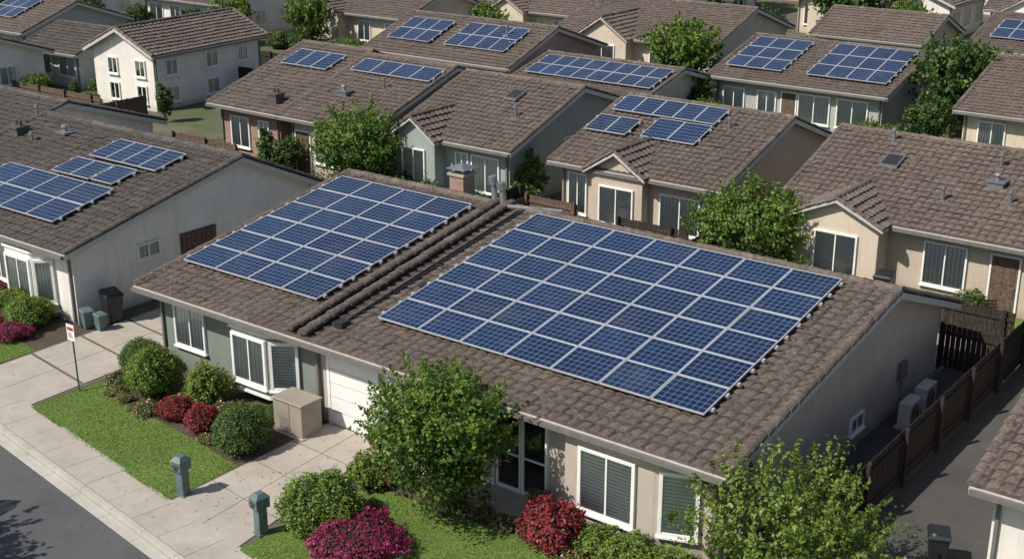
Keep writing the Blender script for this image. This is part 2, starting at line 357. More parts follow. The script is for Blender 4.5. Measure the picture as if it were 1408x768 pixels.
# ------------------------------------------------------------------ houses
def house(name,x0,x1,yf,yr,yb,ze,zr,zb=None,wall='white',roof='roof',lod=1,o=.5,og=.4,wins=(),gwins=(),lwins=(),arrays=(),
          cross=(),segs=None,place=None,fasc='fascia',doors=(),garage=(),front=None,capr=.12):
    if zb is None:zb=ze
    if place is None:loc=(x0,yf,0);rot=0
    else:loc=(place[0],place[1],0);rot=place[2]
    E=empty(name,loc,rot)
    X=lambda x:x-x0
    Y=lambda y:y-yf
    L=x1-x0;D=yb-yf;R=yr-yf
    mf=(zr-ze)/(R+o);mbk=(zr-zb)/(D-R+o)
    zf=lambda y:(ze+(y+o)*mf) if y<=R else (zr-(y-R)*mbk)
    t=.16
    w=MB();segs=segs or [(x0,x1,0)]
    for a,b,mi in segs:
        w.prism([(0,0),(0,zf(0)-t),(R,zr-t),(D,zf(D)-t),(D,0)],X(a),X(b),mi)
    wm=[wall] if isinstance(wall,str) else list(wall)
    w.obj('walls',wm,E)
    r=MB();sf=math.hypot(R+o,zr-ze);sb=math.hypot(D-R+o,zr-zb)
    r.prism([(-o,ze-.02),(R,zr-.02),(R,zr-t-.02),(-o,ze-t)],-og,L+og,1)
    r.prism([(R,zr-.02),(D+o,zb-.02),(D+o,zb-t),(R,zr-t-.02)],-og,L+og,1)
    tiles(r,(-og,-o,ze),(1,0,0),(0,(R+o)/sf,(zr-ze)/sf),L+2*og,sf,lod)
    tiles(r,(-og,D+o,zb),(1,0,0),(0,-(D-R+o)/sb,(zr-zb)/sb),L+2*og,sb,lod)
    caps(r,(-og,R,zr+.04),(L+og,R,zr+.04),capr)
    for xx in(-og+.05,L+og-.05):
        caps(r,(xx,-o-.03,ze+.03),(xx,R,zr+.03),capr);caps(r,(xx,D+o+.03,zb+.03),(xx,R,zr+.03),capr)
    for (ca,cb,py,cz) in cross:
        xa,xb=X(ca),X(cb);xm=(xa+xb)/2;zl=ze-.02;h=cz-zl;hw=(xb-xa)/2+.25;ss=math.hypot(hw,h)
        yb_=min(R-.3,(cz-ze)/mf-o+.1);LL=yb_+py+.3;yy=-py-.3
        tiles(r,(xm-hw,yy,zl),(0,1,0),(hw/ss,0,h/ss),LL,ss,lod);tiles(r,(xm+hw,yy,zl),(0,1,0),(-hw/ss,0,h/ss),LL,ss,lod)
        for sgn in(-1,1):
            a=(xm+sgn*hw,yy,zl);b=(xm,yy,cz)
            r.add([(xm+sgn*hw,yy,zl-.13),(xm+sgn*hw,yy,zl-.01),(xm,yy,cz-.01),(xm,yy,cz-.14),(xm+sgn*hw,yy+LL,zl-.13),(xm+sgn*hw,yy+LL,zl-.01),(xm,yy+LL,cz-.01),(xm,yy+LL,cz-.14)],[(0,1,2,3),(0,1,5,4),(3,2,6,7),(0,3,7,4)],2)
            caps(r,(a[0],a[1]+.04,a[2]+.02),(b[0],b[1]+.04,b[2]+.02),.09)
        caps(r,(xm,yy,cz+.03),(xm,yy+LL,cz+.03),.11)
        w2=MB();hw2=(xb-xa)/2;zs=zl+h*(1-hw2/hw)-.14
        vs=[(xa,-py,0),(xb,-py,0),(xb,-py,zs),(xm,-py,cz-.16),(xa,-py,zs)];vs2=[(a,.3,c) for a,b,c in vs]
        w2.add(vs+vs2,[(0,1,2,3,4),(9,8,7,6,5)]+[(i,(i+1)%5,5+(i+1)%5,5+i) for i in range(5)],0)
        w2.obj('gable_bay',[front or wm[0]],E)
    r.obj('roof',[roof,'soffit','fascia'],E)
    tr=MB()
    tr.box(-og,-o-.035,ze-t-.02,L+og,-o-.002,ze+.0,0);tr.box(-og,D+o+.002,zb-t-.02,L+og,D+o+.035,zb,0)
    tr.box(-og+.02,-o-.15,ze-.14,L+og-.02,-o-.037,ze-.03,1)
    for xx in(-og-.03,L+og+.002):
        for (ya,za,yb2,zb2) in((-o,ze,R,zr),(R,zr,D+o,zb)):
            tr.add([(xx,ya,za-.2),(xx,yb2,zb2-.2),(xx,yb2,zb2-.01),(xx,ya,za-.01),(xx+.028,ya,za-.2),(xx+.028,yb2,zb2-.2),(xx+.028,yb2,zb2-.01),(xx+.028,ya,za-.01)],
                [(0,1,2,3),(7,6,5,4),(0,1,5,4),(3,2,6,7),(0,3,7,4),(1,2,6,5)],0)
    for xx in(.08,L-.16):
        tr.box(xx,-.09,.05,xx+.08,-.01,ze-.12,1)
    tr.obj('gutters_and_fascia',[fasc,'gutter'],E)
    fr,gl,bl=MB(),MB(),MB()
    for q in wins:
        x,ww,z0,h=q[:4];pj=q[4] if len(q)>4 else 0
        window(fr,gl,bl,(X(x),-pj,z0),(1,0,0),(0,-1,0),ww,h,1 if ww<2 else 2,bm=random.choice((0,1)))
    for q in gwins:window(fr,gl,bl,(L,Y(q[0]),q[2]),(0,1,0),(1,0,0),q[1],q[3],1 if q[1]>.7 else 0,bm=random.choice((0,1)),ft=.05)
    for q in lwins:window(fr,gl,bl,(0,Y(q[0]),q[2]),(0,1,0),(-1,0,0),q[1],q[3],1,bm=random.choice((0,1)))
    for q in garage:
        x,ww,h=q
        fr.box(X(x)-.1,-.05,0,X(x),-.0,h+.1);fr.box(X(x)+ww,-.05,0,X(x)+ww+.1,0,h+.1);fr.box(X(x),-.05,h,X(x)+ww,0,h+.1)
        d=MB();k=5
        for i in range(k):d.box(X(x),-.03,.015+i*h/k,X(x)+ww,-.002,(i+1)*h/k-.006)
        d.box(X(x)+ww/2-.08,-.05,.9,X(x)+ww/2+.08,-.031,.95)
        d.obj('garage_door',['door'],E,bevel=.004)
    for q in doors:
        x,ww,h=q
        fr.box(X(x)-.07,-.07,0,X(x),0,h+.07);fr.box(X(x)+ww,-.07,0,X(x)+ww+.07,0,h+.07);fr.box(X(x),-.07,h,X(x)+ww,0,h+.07)
        d=MB();d.box(X(x),-.045,.03,X(x)+ww,-.003,h)
        for a in(.12,.55):
            for b in(.15,1.1):d.box(X(x)+ww*a,-.06,b,X(x)+ww*(a+.33),-.046,b+.75)
        d.tube((X(x)+ww*.9,-.1,1.0),(X(x)+ww*.9,-.046,1.0),.03,.03);d.obj('front_door',['wood2'],E)
    if fr.v:fr.obj('window_frames',['trim'],E,bevel=.004 if lod==0 else 0)
    if gl.v:gl.obj('window_glass',['glass'],E);bl.obj('window_blinds',['blind','curtain'],E)
    for a in arrays:
        xa,ya,cols,rows,pw,ph=a[:6];kw=a[6] if len(a)>6 else {}
        yl=Y(ya);V=(0,(R+o)/sf,(zr-ze)/sf)
        solar((X(xa),yl,zf(yl)+.05),(1,0,0),V,cols,rows,pw,ph,loc,rot,**kw)
    return E,zf
def bay(E,pts,z0,z1,mat,wl,cap=True):
    b=MB();b.plan(pts,z0,z1,0)
    cx=sum(p[0] for p in pts)/len(pts);cy=sum(p[1] for p in pts)/len(pts)
    if cap:
        ex=[(cx+(x-cx)*1.05,min(0,cy+(y-cy)*1.25)) for x,y in pts];b.plan(ex,z0-.08,z0-.001,1);b.plan(ex,z1+.001,z1+.09,1)
    b.obj('bay_wall',[mat,'trim'],E)
    fr,gl,bl=MB(),MB(),MB()
    for q in wl:
        i,wz0,wh,bm=q[:4];a0,a1=(q[4],q[5]) if len(q)>4 else (.14,.14)
        a=Vector((*pts[i],0));c=Vector((*pts[i+1],0));U=(c-a);l=U.length;U.normalize();Nv=Vector((U.y,-U.x,0))
        window(fr,gl,bl,a+U*a0+Vector((0,0,wz0)),U,Nv,l-a0-a1,wh,1 if l>1.3 else 0,bm=bm,ft=.09)
    fr.obj('bay_window_frames',['trim'],E,bevel=.004);gl.obj('bay_window_glass',['glass'],E);bl.obj('bay_window_blinds',['blind','curtain'],E)

# main duplex
XM=-24.75
E,zf=house('duplex_house',-31.4,-12.0,23.35,32.1,36.6,2.6,4.15,2.3,wall=('green','warm'),roof='roof',lod=0,o=.6,og=.4,
  segs=[(-31.4,XM,0),(XM,-12.0,1)],capr=.14,
  wins=[(-30.65,1.25,.85,1.45),(-21.95,.7,.25,1.95),(-18.95,.5,.1,2.1)],
  gwins=[(30.4,.75,.55,.38)],garage=[(-24.15,1.75,2.1)],
  arrays=[(-31.35,24.35,4,6,1.43,1.17),(-23.2,24.35,7,6,1.43,1.22)])
MAINX,MAINY=-31.4,23.35
lx=lambda x:x-MAINX
ly=lambda y:y-MAINY
bay(E,[(lx(-28.0),0),(lx(-27.6),-.5),(lx(-26.1),-.5),(lx(-25.3),0)],.45,2.25,'green',[(1,.75,1.3,1),(2,.75,1.3,0)])
bay(E,[(lx(-16.1),0),(lx(-15.95),-.42),(lx(-13.5),-.42),(lx(-12.4),0)],0,2.42,'warm',[(1,.55,1.5,0,.5,.55),(2,.6,1.45,0,.22,.2)],cap=False)
d=MB()
for a,b in((-18.25,-17.6),(-17.45,-16.8)):
    d.box(lx(a)-.07,-.06,.0,lx(a),0,2.2,0);d.box(lx(b),-.06,0,lx(b)+.06,0,2.2,0);d.box(lx(a),-.06,2.12,lx(b),0,2.2,0);d.box(lx(a),-.06,0.02,lx(b),0,.12,0);d.box(lx(a),-.055,1.0,lx(b),-.0,1.05,0)
    d.quad((lx(a),-.03,.12),(lx(b),-.03,.12),(lx(b),-.03,2.12),(lx(a),-.03,2.12),1);d.quad((lx(a),-.01,.12),(lx(b),-.01,.12),(lx(b),-.01,2.12),(lx(a),-.01,2.12),2)
d.obj('glazed_entry_door',['trim','glass','interior'],E)
d=MB();d.box(lx(-24.6),-.14,.0,lx(-24.5),-.03,2.4);d.tube((lx(-12.25),-.5,2.45),(lx(-12.25),-.05,2.2),.035,.035);d.box(lx(-19.5),-.14,1.95,lx(-19.38),0,2.15)
d.box(lx(-12),10.2,1.0,lx(-11.86),10.6,1.5);d.tube((lx(-11.93),10.4,0),(lx(-11.93),10.4,1.0),.02,.02);d.obj('downpipes_and_meter',['gutter'],E)
p=MB();o=.6
for dx in(-.28,.22):
    xx=lx(XM+dx);p.add([(xx-.07,-o,zf(-o)),(xx+.07,-o,zf(-o)),(xx+.07,8.75,zf(8.75)),(xx-.07,8.75,zf(8.75)),(xx-.07,-o,zf(-o)+.2),(xx+.07,-o,zf(-o)+.2),(xx+.07,8.75,zf(8.75)+.2),(xx-.07,8.75,zf(8.75)+.2)],[(0,1,5,4),(1,2,6,5),(2,3,7,6),(3,0,4,7),(4,5,6,7)],1,[(0,0)]*8)
    caps(p,(xx,-o-.02,zf(-o)+.2),(xx,8.75,zf(8.75)+.2),.15)
p.obj('party_wall_capping',['roof','darkmetal'],E)
p=MB()
xx=lx(XM)+.72
p.tube((xx,.4,zf(.4)+.12),(xx,8.4,zf(8.4)+.12),.035,.035,8);p.tube((xx+.12,2.4,zf(2.4)+.12),(xx+.12,8.5,zf(8.5)+.12),.03,.03,8)
for k in range(9):p.box(xx-.06,.5+k,zf(.5+k)+.0,xx+.16,.56+k,zf(.5+k)+.09)
p.box(xx-.1,.2,zf(.2)+.03,xx+.2,.55,zf(.5)+.22)
p.tube((xx,4.4,zf(4.4)+.12),(xx+.75,4.2,zf(4.2)+.14),.02,.02,6);p.box(xx+.55,3.0,zf(3)+.03,xx+.8,3.25,zf(3.2)+.2)
p.obj('roof_conduit',['darkmetal'],E)
p=MB()
for dx,dy,h in((0,0,1.0),(.42,-.1,.9)):
    x,y=lx(-25.1+dx),8.6+dy;z=zf(y)
    p.box(x-.2,y-.2,z-.05,x+.2,y+.2,z+.12);p.tube((x,y,z+.1),(x-.06,y,z+h*.75),.12,.10,12);p.tube((x-.06,y,z+h*.75),(x-.1,y-.04,z+h),.15,.14,12)
p.tube((lx(-24.6),8.3,4.3),(lx(-22.9),9.2,4.2),.08,.08,10)
p.obj('roof_flues',['steel'],E)
p=MB()
x,y=lx(-27.6),ly(33.3);p.box(x-.3,y-.3,3,x+.3,y+.3,4.5,0);p.box(x-.36,y-.36,4.5,x+.36,y+.36,4.58,1)
for a in(-.27,.23):
    for b in(-.27,.23):p.box(x+a,y+b,4.58,x+a+.04,y+b+.04,4.74,2)
p.add([(x-.4,y-.4,4.74),(x+.4,y-.4,4.74),(x+.4,y+.4,4.74),(x-.4,y+.4,4.74),(x,y,4.92)],[(0,1,4),(1,2,4),(2,3,4),(3,0,4),(0,1,2,3)],2)
p.obj('brick_chimney',['brick','concrete','steel'],E)
# neighbouring houses
HL,_=house('white_gabled_house',-47.4,-36.2,23.6,30.8,35.2,2.65,4.35,2.1,wall='white',roof='roofd',lod=0,
  wins=[(-41.0,1.1,.8,1.4)],gwins=[(26.2,.85,1.65,.42)],capr=.14,
  arrays=[(-44.2,24.2,4,2,1.55,1.3),(-41.6,28.4,4,1,.95,1.5),(-41.9,26.95,2,1,1.1,1.2),(-39.6,27.0,1,1,1.2,1.2)])
b=MB();b.box(11.201,4.4,.9,11.26,6.0,2.05)
for k in range(7):b.box(11.26,4.42+k*.225,.92,11.28,4.61+k*.225,2.03)
b.obj('side_shutter',['wood2'],HL)
bay(HL,[(7.9,0),(8.1,-.5),(9.6,-.5),(10.2,0)],.3,2.3,'white',[(1,.65,1.35,1),(2,.65,1.35,1)])
house('dark_roofed_house',-64,-49.6,26.6,32.8,37.4,2.6,4.3,wall='white',roof='roofd',wins=[(-52,1.3,.9,1.2),(-56,1.3,.9,1.2)],gwins=[(31,1,.9,1)],lod=0)
house('brick_fronted_house',-50.2,-46.0,42.0,48.2,53,2.7,4.8,wall='brick',roof='roof',lod=0,wins=[(-49.4,1.2,.7,1.4),(-47.4,.6,.7,1.4)],arrays=[(-49.6,45.6,3,1,1.05,1.6)])
house('brown_tiled_house',-45.2,-40.2,42.0,47.8,53,2.7,4.7,wall='beige',roof='roof',lod=0,wins=[(-43.6,1.6,.7,1.4),(-41.7,.9,.7,1.4)],doors=[(-44.9,.9,2.0)],arrays=[(-45.0,45.9,4,1,1.25,1.25)])
E3,z3=house('blue_grey_house',-39.0,-33.0,43.0,48.0,53.5,2.65,4.55,wall='blue',roof='roof',lod=0,wins=[(-35.9,.6,.6,1.5),(-35.0,1.4,.6,1.5),(-38.4,1.2,.6,1.5,.7)],gwins=[(47,.9,1.5,.9)],cross=[(-38.9,-36.6,.7,3.6)],front='blue')
EB,zB=house('beige_gabled_house',-30.4,-23.1,43.2,48.6,53.0,2.6,4.4,wall='beige',roof='roof',lod=0,wins=[(-30.0,.8,.5,1.6),(-28.15,1.5,.5,1.45,.5),(-25.6,1.7,.5,1.4)],
   cross=[(-28.6,-26.2,.5,3.5)],front='beige',arrays=[(-30.4,46.9,5,1,.98,1.35),(-27.9,45.2,2,1,1.25,1.6),(-30.6,45.1,2,1,1.0,1.35)])
EC,zC=house('beige_ranch_house',-20.2,-3.0,43.2,48.4,53,2.55,4.4,wall='beige',roof='roof2',lod=0,wins=[(-18.6,1.5,.5,1.5,.9),(-14.9,1.4,.6,1.45),(-10.5,1.4,.6,1.4)],
   cross=[(-19.4,-16.3,.9,3.35)],front='cream',doors=[(-12.6,.9,2.05)])
house('grey_gabled_house',-34.8,-25.2,64.2,69.4,74,2.5,4.0,wall='grey',roof='roof',wins=[(-32.2,1,.6,1.3),(-29.8,1.7,.6,1.4),(-27.6,1.6,.6,1.4),(-34.3,1.2,.8,1.1)],doors=[(-30.8,.8,2)],
   arrays=[(-34.6,64.8,3,3,1.1,1.35),(-29.8,64.8,4,3,1.1,1.4)])
house('white_trimmed_house',-20.6,-8,63.0,68.5,74,2.6,4.4,wall='cream',roof='roof2',wins=[(-19.8,1.2,.7,1.4),(-17.5,1.7,.6,1.5),(-14,1.6,.6,1.5)],arrays=[(-17.5,65.2,3,3,1.1,1.4)])
house('pink_stucco_house',-55.5,-45,58.5,62.8,67.5,2.6,4.3,wall='pink',roof='roof',wins=[(-54,1.4,.8,1.3),(-51,1.4,.8,1.3),(-48,1.4,.8,1.3)],arrays=[(-54.9,59.3,3,2,1.1,1.35),(-50.4,59.3,4,2,1.1,1.4)],gwins=[(62,.8,1.2,.8)])
house('low_panelled_house',-43.6,-35.4,57.4,61,64,2.2,3.2,wall='cream',roof='roof',wins=[(-41,1.4,.7,1.0),(-38,1.4,.7,1.0)],arrays=[(-43.4,57.9,8,2,1.0,1.25)])
house('cream_gabled_house',-50.5,-39.2,71.5,76.5,81.5,2.6,4.4,wall='cream',roof='roof2',wins=[(-49.6,1.2,.8,1.3),(-47.6,1.8,.7,1.4,.9),(-43.6,1.5,.8,1.3),(-41.5,1.2,.8,1.3)],cross=[(-48.5,-44.9,.9,3.9)],gwins=[(76,1,1,1)])
house('panelled_bungalow',-26.5,-14,81,86,90,2.6,4.1,wall='grey',roof='roof',wins=[(-24,1.4,.8,1.3),(-20,1.4,.8,1.3)],arrays=[(-25.8,82,8,2,1.1,1.4)])
EW,_=house('two_storey_white_house',0,8.6,0,2.5,5.0,3.25,4.6,wall='white',roof='roof',place=(-61.0,46.4,math.radians(94)),o=.4,
   wins=[(.9,.8,.45,.8),(.9,.8,2.0,.8),(4.0,.9,.45,.8),(4.0,.9,2.0,.8),(6.6,.8,2.0,.8)],lwins=[(.7,.7,.45,.9),(.7,.7,1.95,.85),(3.0,.7,.45,.9),(3.0,.7,1.95,.85)])
WM=['white','cream','beige','white','pink','beige','cream'];RM=['roof','roof2','roof','roofd','roof']
def auto(name,x0,y0,L,D,h,arr=0,rotd=0,wall=None,z=2.75,cross=False):
    wall=wall or random.choice(WM);ws=[]
    n=int(L//2.4)
    for i in range(n):
        pj=.8 if (cross and L*.15<.6+i*L/n<L*.15+1.6) else 0
        ws.append((.6+i*L/n,random.choice((1.1,1.5,1.6)),.75,1.3,pj))
        if z>4:ws.append((.6+i*L/n,1.3,3.0,1.2))
    A=[]
    if arr:
        c=random.randint(3,5);A=[(random.uniform(.5,1.2),.8,c,2 if D<9 else 3,1.1,1.35)]
        if arr>1 and L>9:A.append((A[0][0]+c*1.12+.7,.8,3,2,1.1,1.35))
    cr=[(L*.15,L*.15+3,.8,z+h*.62)] if cross else ()
    house(name,0,L,0,D/2,D,z,z+h,wall=wall,roof=random.choice(RM),place=(x0,y0,math.radians(rotd)),lod=1,wins=ws,
        gwins=[(D*.3,1,.9,1),(D*.62,1,.9,1)],lwins=[(D*.3,1.1,.9,1.1),(D*.6,1.1,.9,1.1)],arrays=A,cross=cr)
far=[('cream_bungalow',-72.5,69,10.5,8,1.6,0,0,'cream',2.6,True),('panelled_house',-87,66,10,8,1.6,2,0,'white',2.6,False),('terraced_bungalow',-103,64,12,8,1.7,2,0,'white',2.6,False),
('small_white_house',-75,47.6,5,5.5,1.2,0,2,'white',2.2,False),('panelled_grey_house',-90,50,11,8,1.6,2,0,'grey',2.4,False),('edge_house',-80,38,9,8,1.5,0,0,'white',2.5,False),
('suburban_house',-62,77.5,9,7,1.6,1,0,'cream',2.6,True),('suburban_house',-76,83,10,7,1.6,2,0,None,2.6,False),('suburban_house',-92,82,11,7,1.6,2,0,None,2.6,False),('suburban_house',-108,80,11,8,1.7,1,0,None,2.6,False),
('two_storey_house',-62.5,94,8,7,1.6,0,0,'white',4.7,False),('two_storey_house',-52.5,96,7,8,1.6,0,90,'white',4.6,False),('suburban_house',-45,95.5,8,7,1.6,0,0,'cream',2.8,True),('suburban_house',-34,98,7.5,8,1.8,0,90,'white',2.7,False),
('suburban_house',-36.6,81,7,6,1.4,0,0,'cream',2.5,False),('suburban_house',-12,81,10,8,1.6,1,0,'white',2.6,False),('suburban_house',-31,98,7,7,1.6,0,0,'white',2.7,True),('suburban_house',-22,98,9,7,1.6,0,0,'cream',2.7,True),('suburban_house',-11,99,9,8,1.8,0,0,'white',2.7,False),
('suburban_house',-78,100,10,8,1.8,1,0,None,2.7,False),('suburban_house',-92,98,10,8,1.8,0,0,None,2.7,False),('suburban_house',-108,96,11,8,1.8,0,0,None,2.7,False),
('two_storey_house',-46,113,8,8,1.8,0,0,'white',4.8,False),('suburban_house',-34,114,8,8,1.8,0,90,None,2.7,False),('suburban_house',-62,112,11,8,1.8,1,0,None,2.7,False),('suburban_house',-26,115,9,8,1.8,0,0,'white',2.7,True),('suburban_house',-14,116,11,8,1.8,0,0,None,2.7,False),
('suburban_house',-78,116,11,8,1.8,0,0,None,2.7,False),('suburban_house',-46,129,11,8,1.8,0,0,None,2.7,False),('suburban_house',-30,131,11,8,1.8,0,0,None,2.7,False),('suburban_house',-14,132,11,8,1.8,0,0,None,2.7,False),
('suburban_house',-106,50,10,8,1.8,1,0,None,2.7,False),('suburban_house',-120,66,11,8,1.8,0,0,None,2.7,False),('suburban_house',-124,50,11,8,1.8,0,0,None,2.7,False),
('suburban_house',6,44,12,10,2.1,1,0,None,2.7,False),('suburban_house',-3,64,11,10,2.1,1,0,None,2.7,False),('suburban_house',2,80,11,8,1.8,0,0,None,2.7,False)]
for q in far:auto(*q)
house('neighbour_house',-6.9,6,26.0,33.0,38.5,2.65,4.5,wall='white',roof='roof2',lod=0,wins=[(-5.6,1.4,.8,1.3)],capr=.14)
def vent(x,y,z,kind):
    b=MB()
    if kind=='pipe':
        b.box(-.16,-.16,-.1,.16,.16,.04);b.tube((0,0,0),(0,0,.5),.06,.06,10);b.tube((0,0,.46),(0,0,.58),.1,.085,10)
    elif kind=='box':
        b.box(-.28,-.23,-.2,.28,.23,.2);b.box(-.34,-.29,.2,.34,.29,.26);b.tube((0,0,.26),(0,0,.45),.08,.08,10);b.tube((0,0,.44),(0,0,.52),.15,.12,10)
    elif kind=='sky':
        b.add([(-.35,-.42,.0),(.35,-.42,.0),(.35,.42,.25),(-.35,.42,.25),(-.35,-.42,.10),(.35,-.42,.10),(.35,.42,.35),(-.35,.42,.35)],[(0,1,5,4),(1,2,6,5),(2,3,7,6),(3,0,4,7),(4,5,6,7)],0)
        b.quad((-.29,-.36,.124),(.29,-.36,.124),(.29,.36,.338),(-.29,.36,.338),1)
    elif kind=='stack':
        b.box(-.28,-.28,-.6,.28,.28,.55);b.box(-.33,-.33,.55,.33,.33,.63)
        for a in(-.12,.12):b.tube((a,0,.63),(a,0,.85),.09,.08,10)
    nm={'pipe':'vent_pipe','box':'roof_vent','sky':'skylight','stack':'chimney'}[kind]
    return b.obj(nm,['steel' if kind!='stack' else 'roofd','glass' if kind!='sky' else 'interior'],None,(x,y,z),0)
def onroof(yf,yr,ze,zr,y,o=.5):return ze+(y-yf+o)*(zr-ze)/(yr-yf+o)
zc=lambda y:onroof(43.2,48.4,2.55,4.4,y)
vent(-17.6,46.3,zc(46.3)+.0,'sky');vent(-13.9,47.2,zc(47.2),'pipe');vent(-13.6,46.0,zc(46.0),'box');vent(-12.8,45.0,zc(45),'pipe');vent(-18.2,47.8,zc(47.8),'pipe');vent(-11.9,47.6,zc(47.6),'pipe');vent(-15.0,44.6,zc(44.6),'pipe')
vent(-35.3,46.4,onroof(43,48,2.65,4.55,46.4),'sky');vent(-34.2,45,onroof(43,48,2.65,4.55,45),'pipe')
vent(-42.0,45.0,onroof(42,47.8,2.7,4.7,45.0),'pipe');vent(-43.6,44.0,onroof(42,47.8,2.7,4.7,44.0),'box');vent(-41.5,43.6,onroof(42,47.8,2.7,4.7,43.6),'pipe')
vent(-46.6,42.4,2.9,'stack');vent(-46.9,28.9,3.7,'stack');vent(-48.8,31.0,4.0,'pipe');vent(-45.6,28.6,3.75,'pipe');vent(-44.8,29.6,4.0,'box')
vent(-41,77,4.1,'stack');vent(-68,72,3.8,'stack');vent(-53,98,5.6,'stack');vent(-19,84,3.7,'pipe');vent(-30,51,3.2,'pipe');vent(-24.8,47,3.9,'pipe')
vent(-50,75,3.9,'pipe');vent(-47,61,3.9,'pipe');vent(-66,72,3.8,'pipe');vent(-58,29,3.4,'pipe');vent(-56,31,3.9,'box')
# ------------------------------------------------------------------ ground, street
def kerby(x):return 17.5-.15*(x+31.2)
def walky(x):return 18.82-.15*(x+31.7)
def sheet(name,pts,z,mat):
    b=MB();b.add([(x,y,z) for x,y in pts],[tuple(range(len(pts)))]);return b.obj(name,[mat])
b=MB();b.quad((-900,-500,-.13),(700,-500,-.13),(700,1100,-.13),(-900,1100,-.13));b.obj('ground',['yard'])
sheet('road',[(-160,kerby(-160)),(60,kerby(60)),(60,kerby(60)-8.2),(-160,kerby(-160)-8.2)],-.124,'asphalt')
sheet('garden_ground',[(-160,kerby(-160)+.15),(60,kerby(60)+.15),(60,300),(-160,300)],0,'yard')
sheet('far_verge',[(-160,kerby(-160)-8.35),(60,kerby(60)-8.35),(60,-60),(-160,-60)],0,'lawn')
ax=Vector((1,-.15,0)).normalized();ay=Vector((.15,1,0)).normalized()
b=MB();x=-120
while x<40:
    q=Vector((x,kerby(x),-.13));b.obox(q,ax*1.49,ay*.15,Vector((0,0,.138)));q2=Vector((x,kerby(x)-8.35,-.13));b.obox(q2,ax*1.49,ay*.15,Vector((0,0,.138)));
    b.obox(q-ay*.32+Vector((0,0,.0)),ax*1.495,ay*.31,Vector((0,0,.012)))
    x+=1.5*ax.x
b.obj('kerb',['kerb'],bevel=.012)
b=MB();x=-120
while x<40:
    q=Vector((x,kerby(x),0))+ay*.165+Vector((0,0,-.02));w=1.15
    b.obox(q,ax*1.183,ay*w,Vector((0,0,.032+random.uniform(-.002,.002))))
    x+=1.195*ax.x
b.obj('pavement',['concrete'])
def slabs(name,pts_l,pts_r,n,mat='concrete',z=.02):
    b=MB()
    for i in range(n):
        for j in range(2):
            def P(t,s):
                l=Vector(pts_l[0]).lerp(Vector(pts_l[1]),t);r=Vector(pts_r[0]).lerp(Vector(pts_r[1]),t);return l.lerp(r,s)
            e=.0035
            c=[P(i/n+e,j/2+e),P(i/n+e,(j+1)/2-e),P((i+1)/n-e,(j+1)/2-e),P((i+1)/n-e,j/2+e)]
            h=z+random.uniform(-.003,.003)
            b.plan([(q.x,q.y) for q in c],-.03,h)
    b.obj(name,[mat])
slabs('driveway',[(-24.2,walky(-24.2)-.02),(-24.25,23.3)],[(-21.2,walky(-21.2)-.02),(-22.1,23.3)],4)
slabs('driveway',[(-35.2,walky(-35.2)-.02),(-35.5,36)],[(-31.9,walky(-31.9)-.02),(-32.4,36)],9)
slabs('footpath',[(-22.1,21.6),(-18.8,22.0)],[(-22.1,23.3),(-18.8,23.3)],3)
slabs('footpath',[(-18.75,22.0),(-16.4,22.3)],[(-18.75,23.3),(-16.4,23.3)],2)
lawns=[('lawn',[(-31.75,walky(-31.75)),(-24.3,walky(-24.3)),(-24.3,20.0),(-26.2,20.3),(-28.2,20.5),(-29.6,20.6),(-31.7,21.6)]),
('lawn',[(-21.1,walky(-21.1)),(-5,walky(-5)),(-5,21.2),(-14,21.3),(-16.4,21.6),(-20.2,21.4),(-21.1,20.8)]),
('lawn',[(-60,walky(-60)),(-35.35,walky(-35.35)),(-35.4,21.4),(-40,21.9),(-60,23)])]
for n,pts in lawns:sheet(n,pts,.012,'lawn')
sheet('flower_bed_soil',[(-31.8,19),(-24.3,19),(-24.3,23.4),(-31.8,23.4)],.005,'soil')
sheet('flower_bed_soil',[(-22,19),(-8,17),(-8,23.4),(-22,23.4)],.005,'soil')
sheet('flower_bed_soil',[(-60,20),(-35.4,20),(-35.4,23.7),(-60,23.7)],.005,'soil')
sheet('alley',[(-10.1,20),(-7.3,20),(-7.3,44),(-10.1,44)],.008,'alley')
sheet('side_passage',[(-12.0,23.3),(-10.3,23.3),(-10.3,42),(-12,42)],.006,'alley')
sheet('rear_patio',[(-31,37.2),(-12,37.2),(-12,42.9),(-31,42.9)],.006,'paver')
sheet('rear_street',[(-130,55.2),(40,55.2),(40,57.2),(-130,57.2)],.01,'concrete')
sheet('front_lawn',[(-35,59),(-8,59),(-8,64),(-35,64)],.008,'lawn')
sheet('front_lawn',[(-70,59),(-45,59),(-45,57.3),(-70,57.3)],.014,'lawn')
sheet('rear_street',[(-140,89),(40,89),(40,93),(-140,93)],.01,'alley')
sheet('front_lawn',[(-18,40.5),(-10.6,40.5),(-10.6,43.1),(-18,43.1)],.009,'lawn')
sheet('front_lawn',[(-40,38.5),(-33,38.5),(-33,42.3),(-40,42.3)],.009,'lawn')
sheet('front_lawn',[(-80,40),(-61.5,40),(-61.5,46),(-80,46)],.009,'lawn')
b=MB();b.tube((-27.5,15.2,-.13),(-27.5,15.2,-.118),.33,.33,28);b.obj('manhole_cover',['darkmetal'])
b=MB()
mq=random.Random(9)
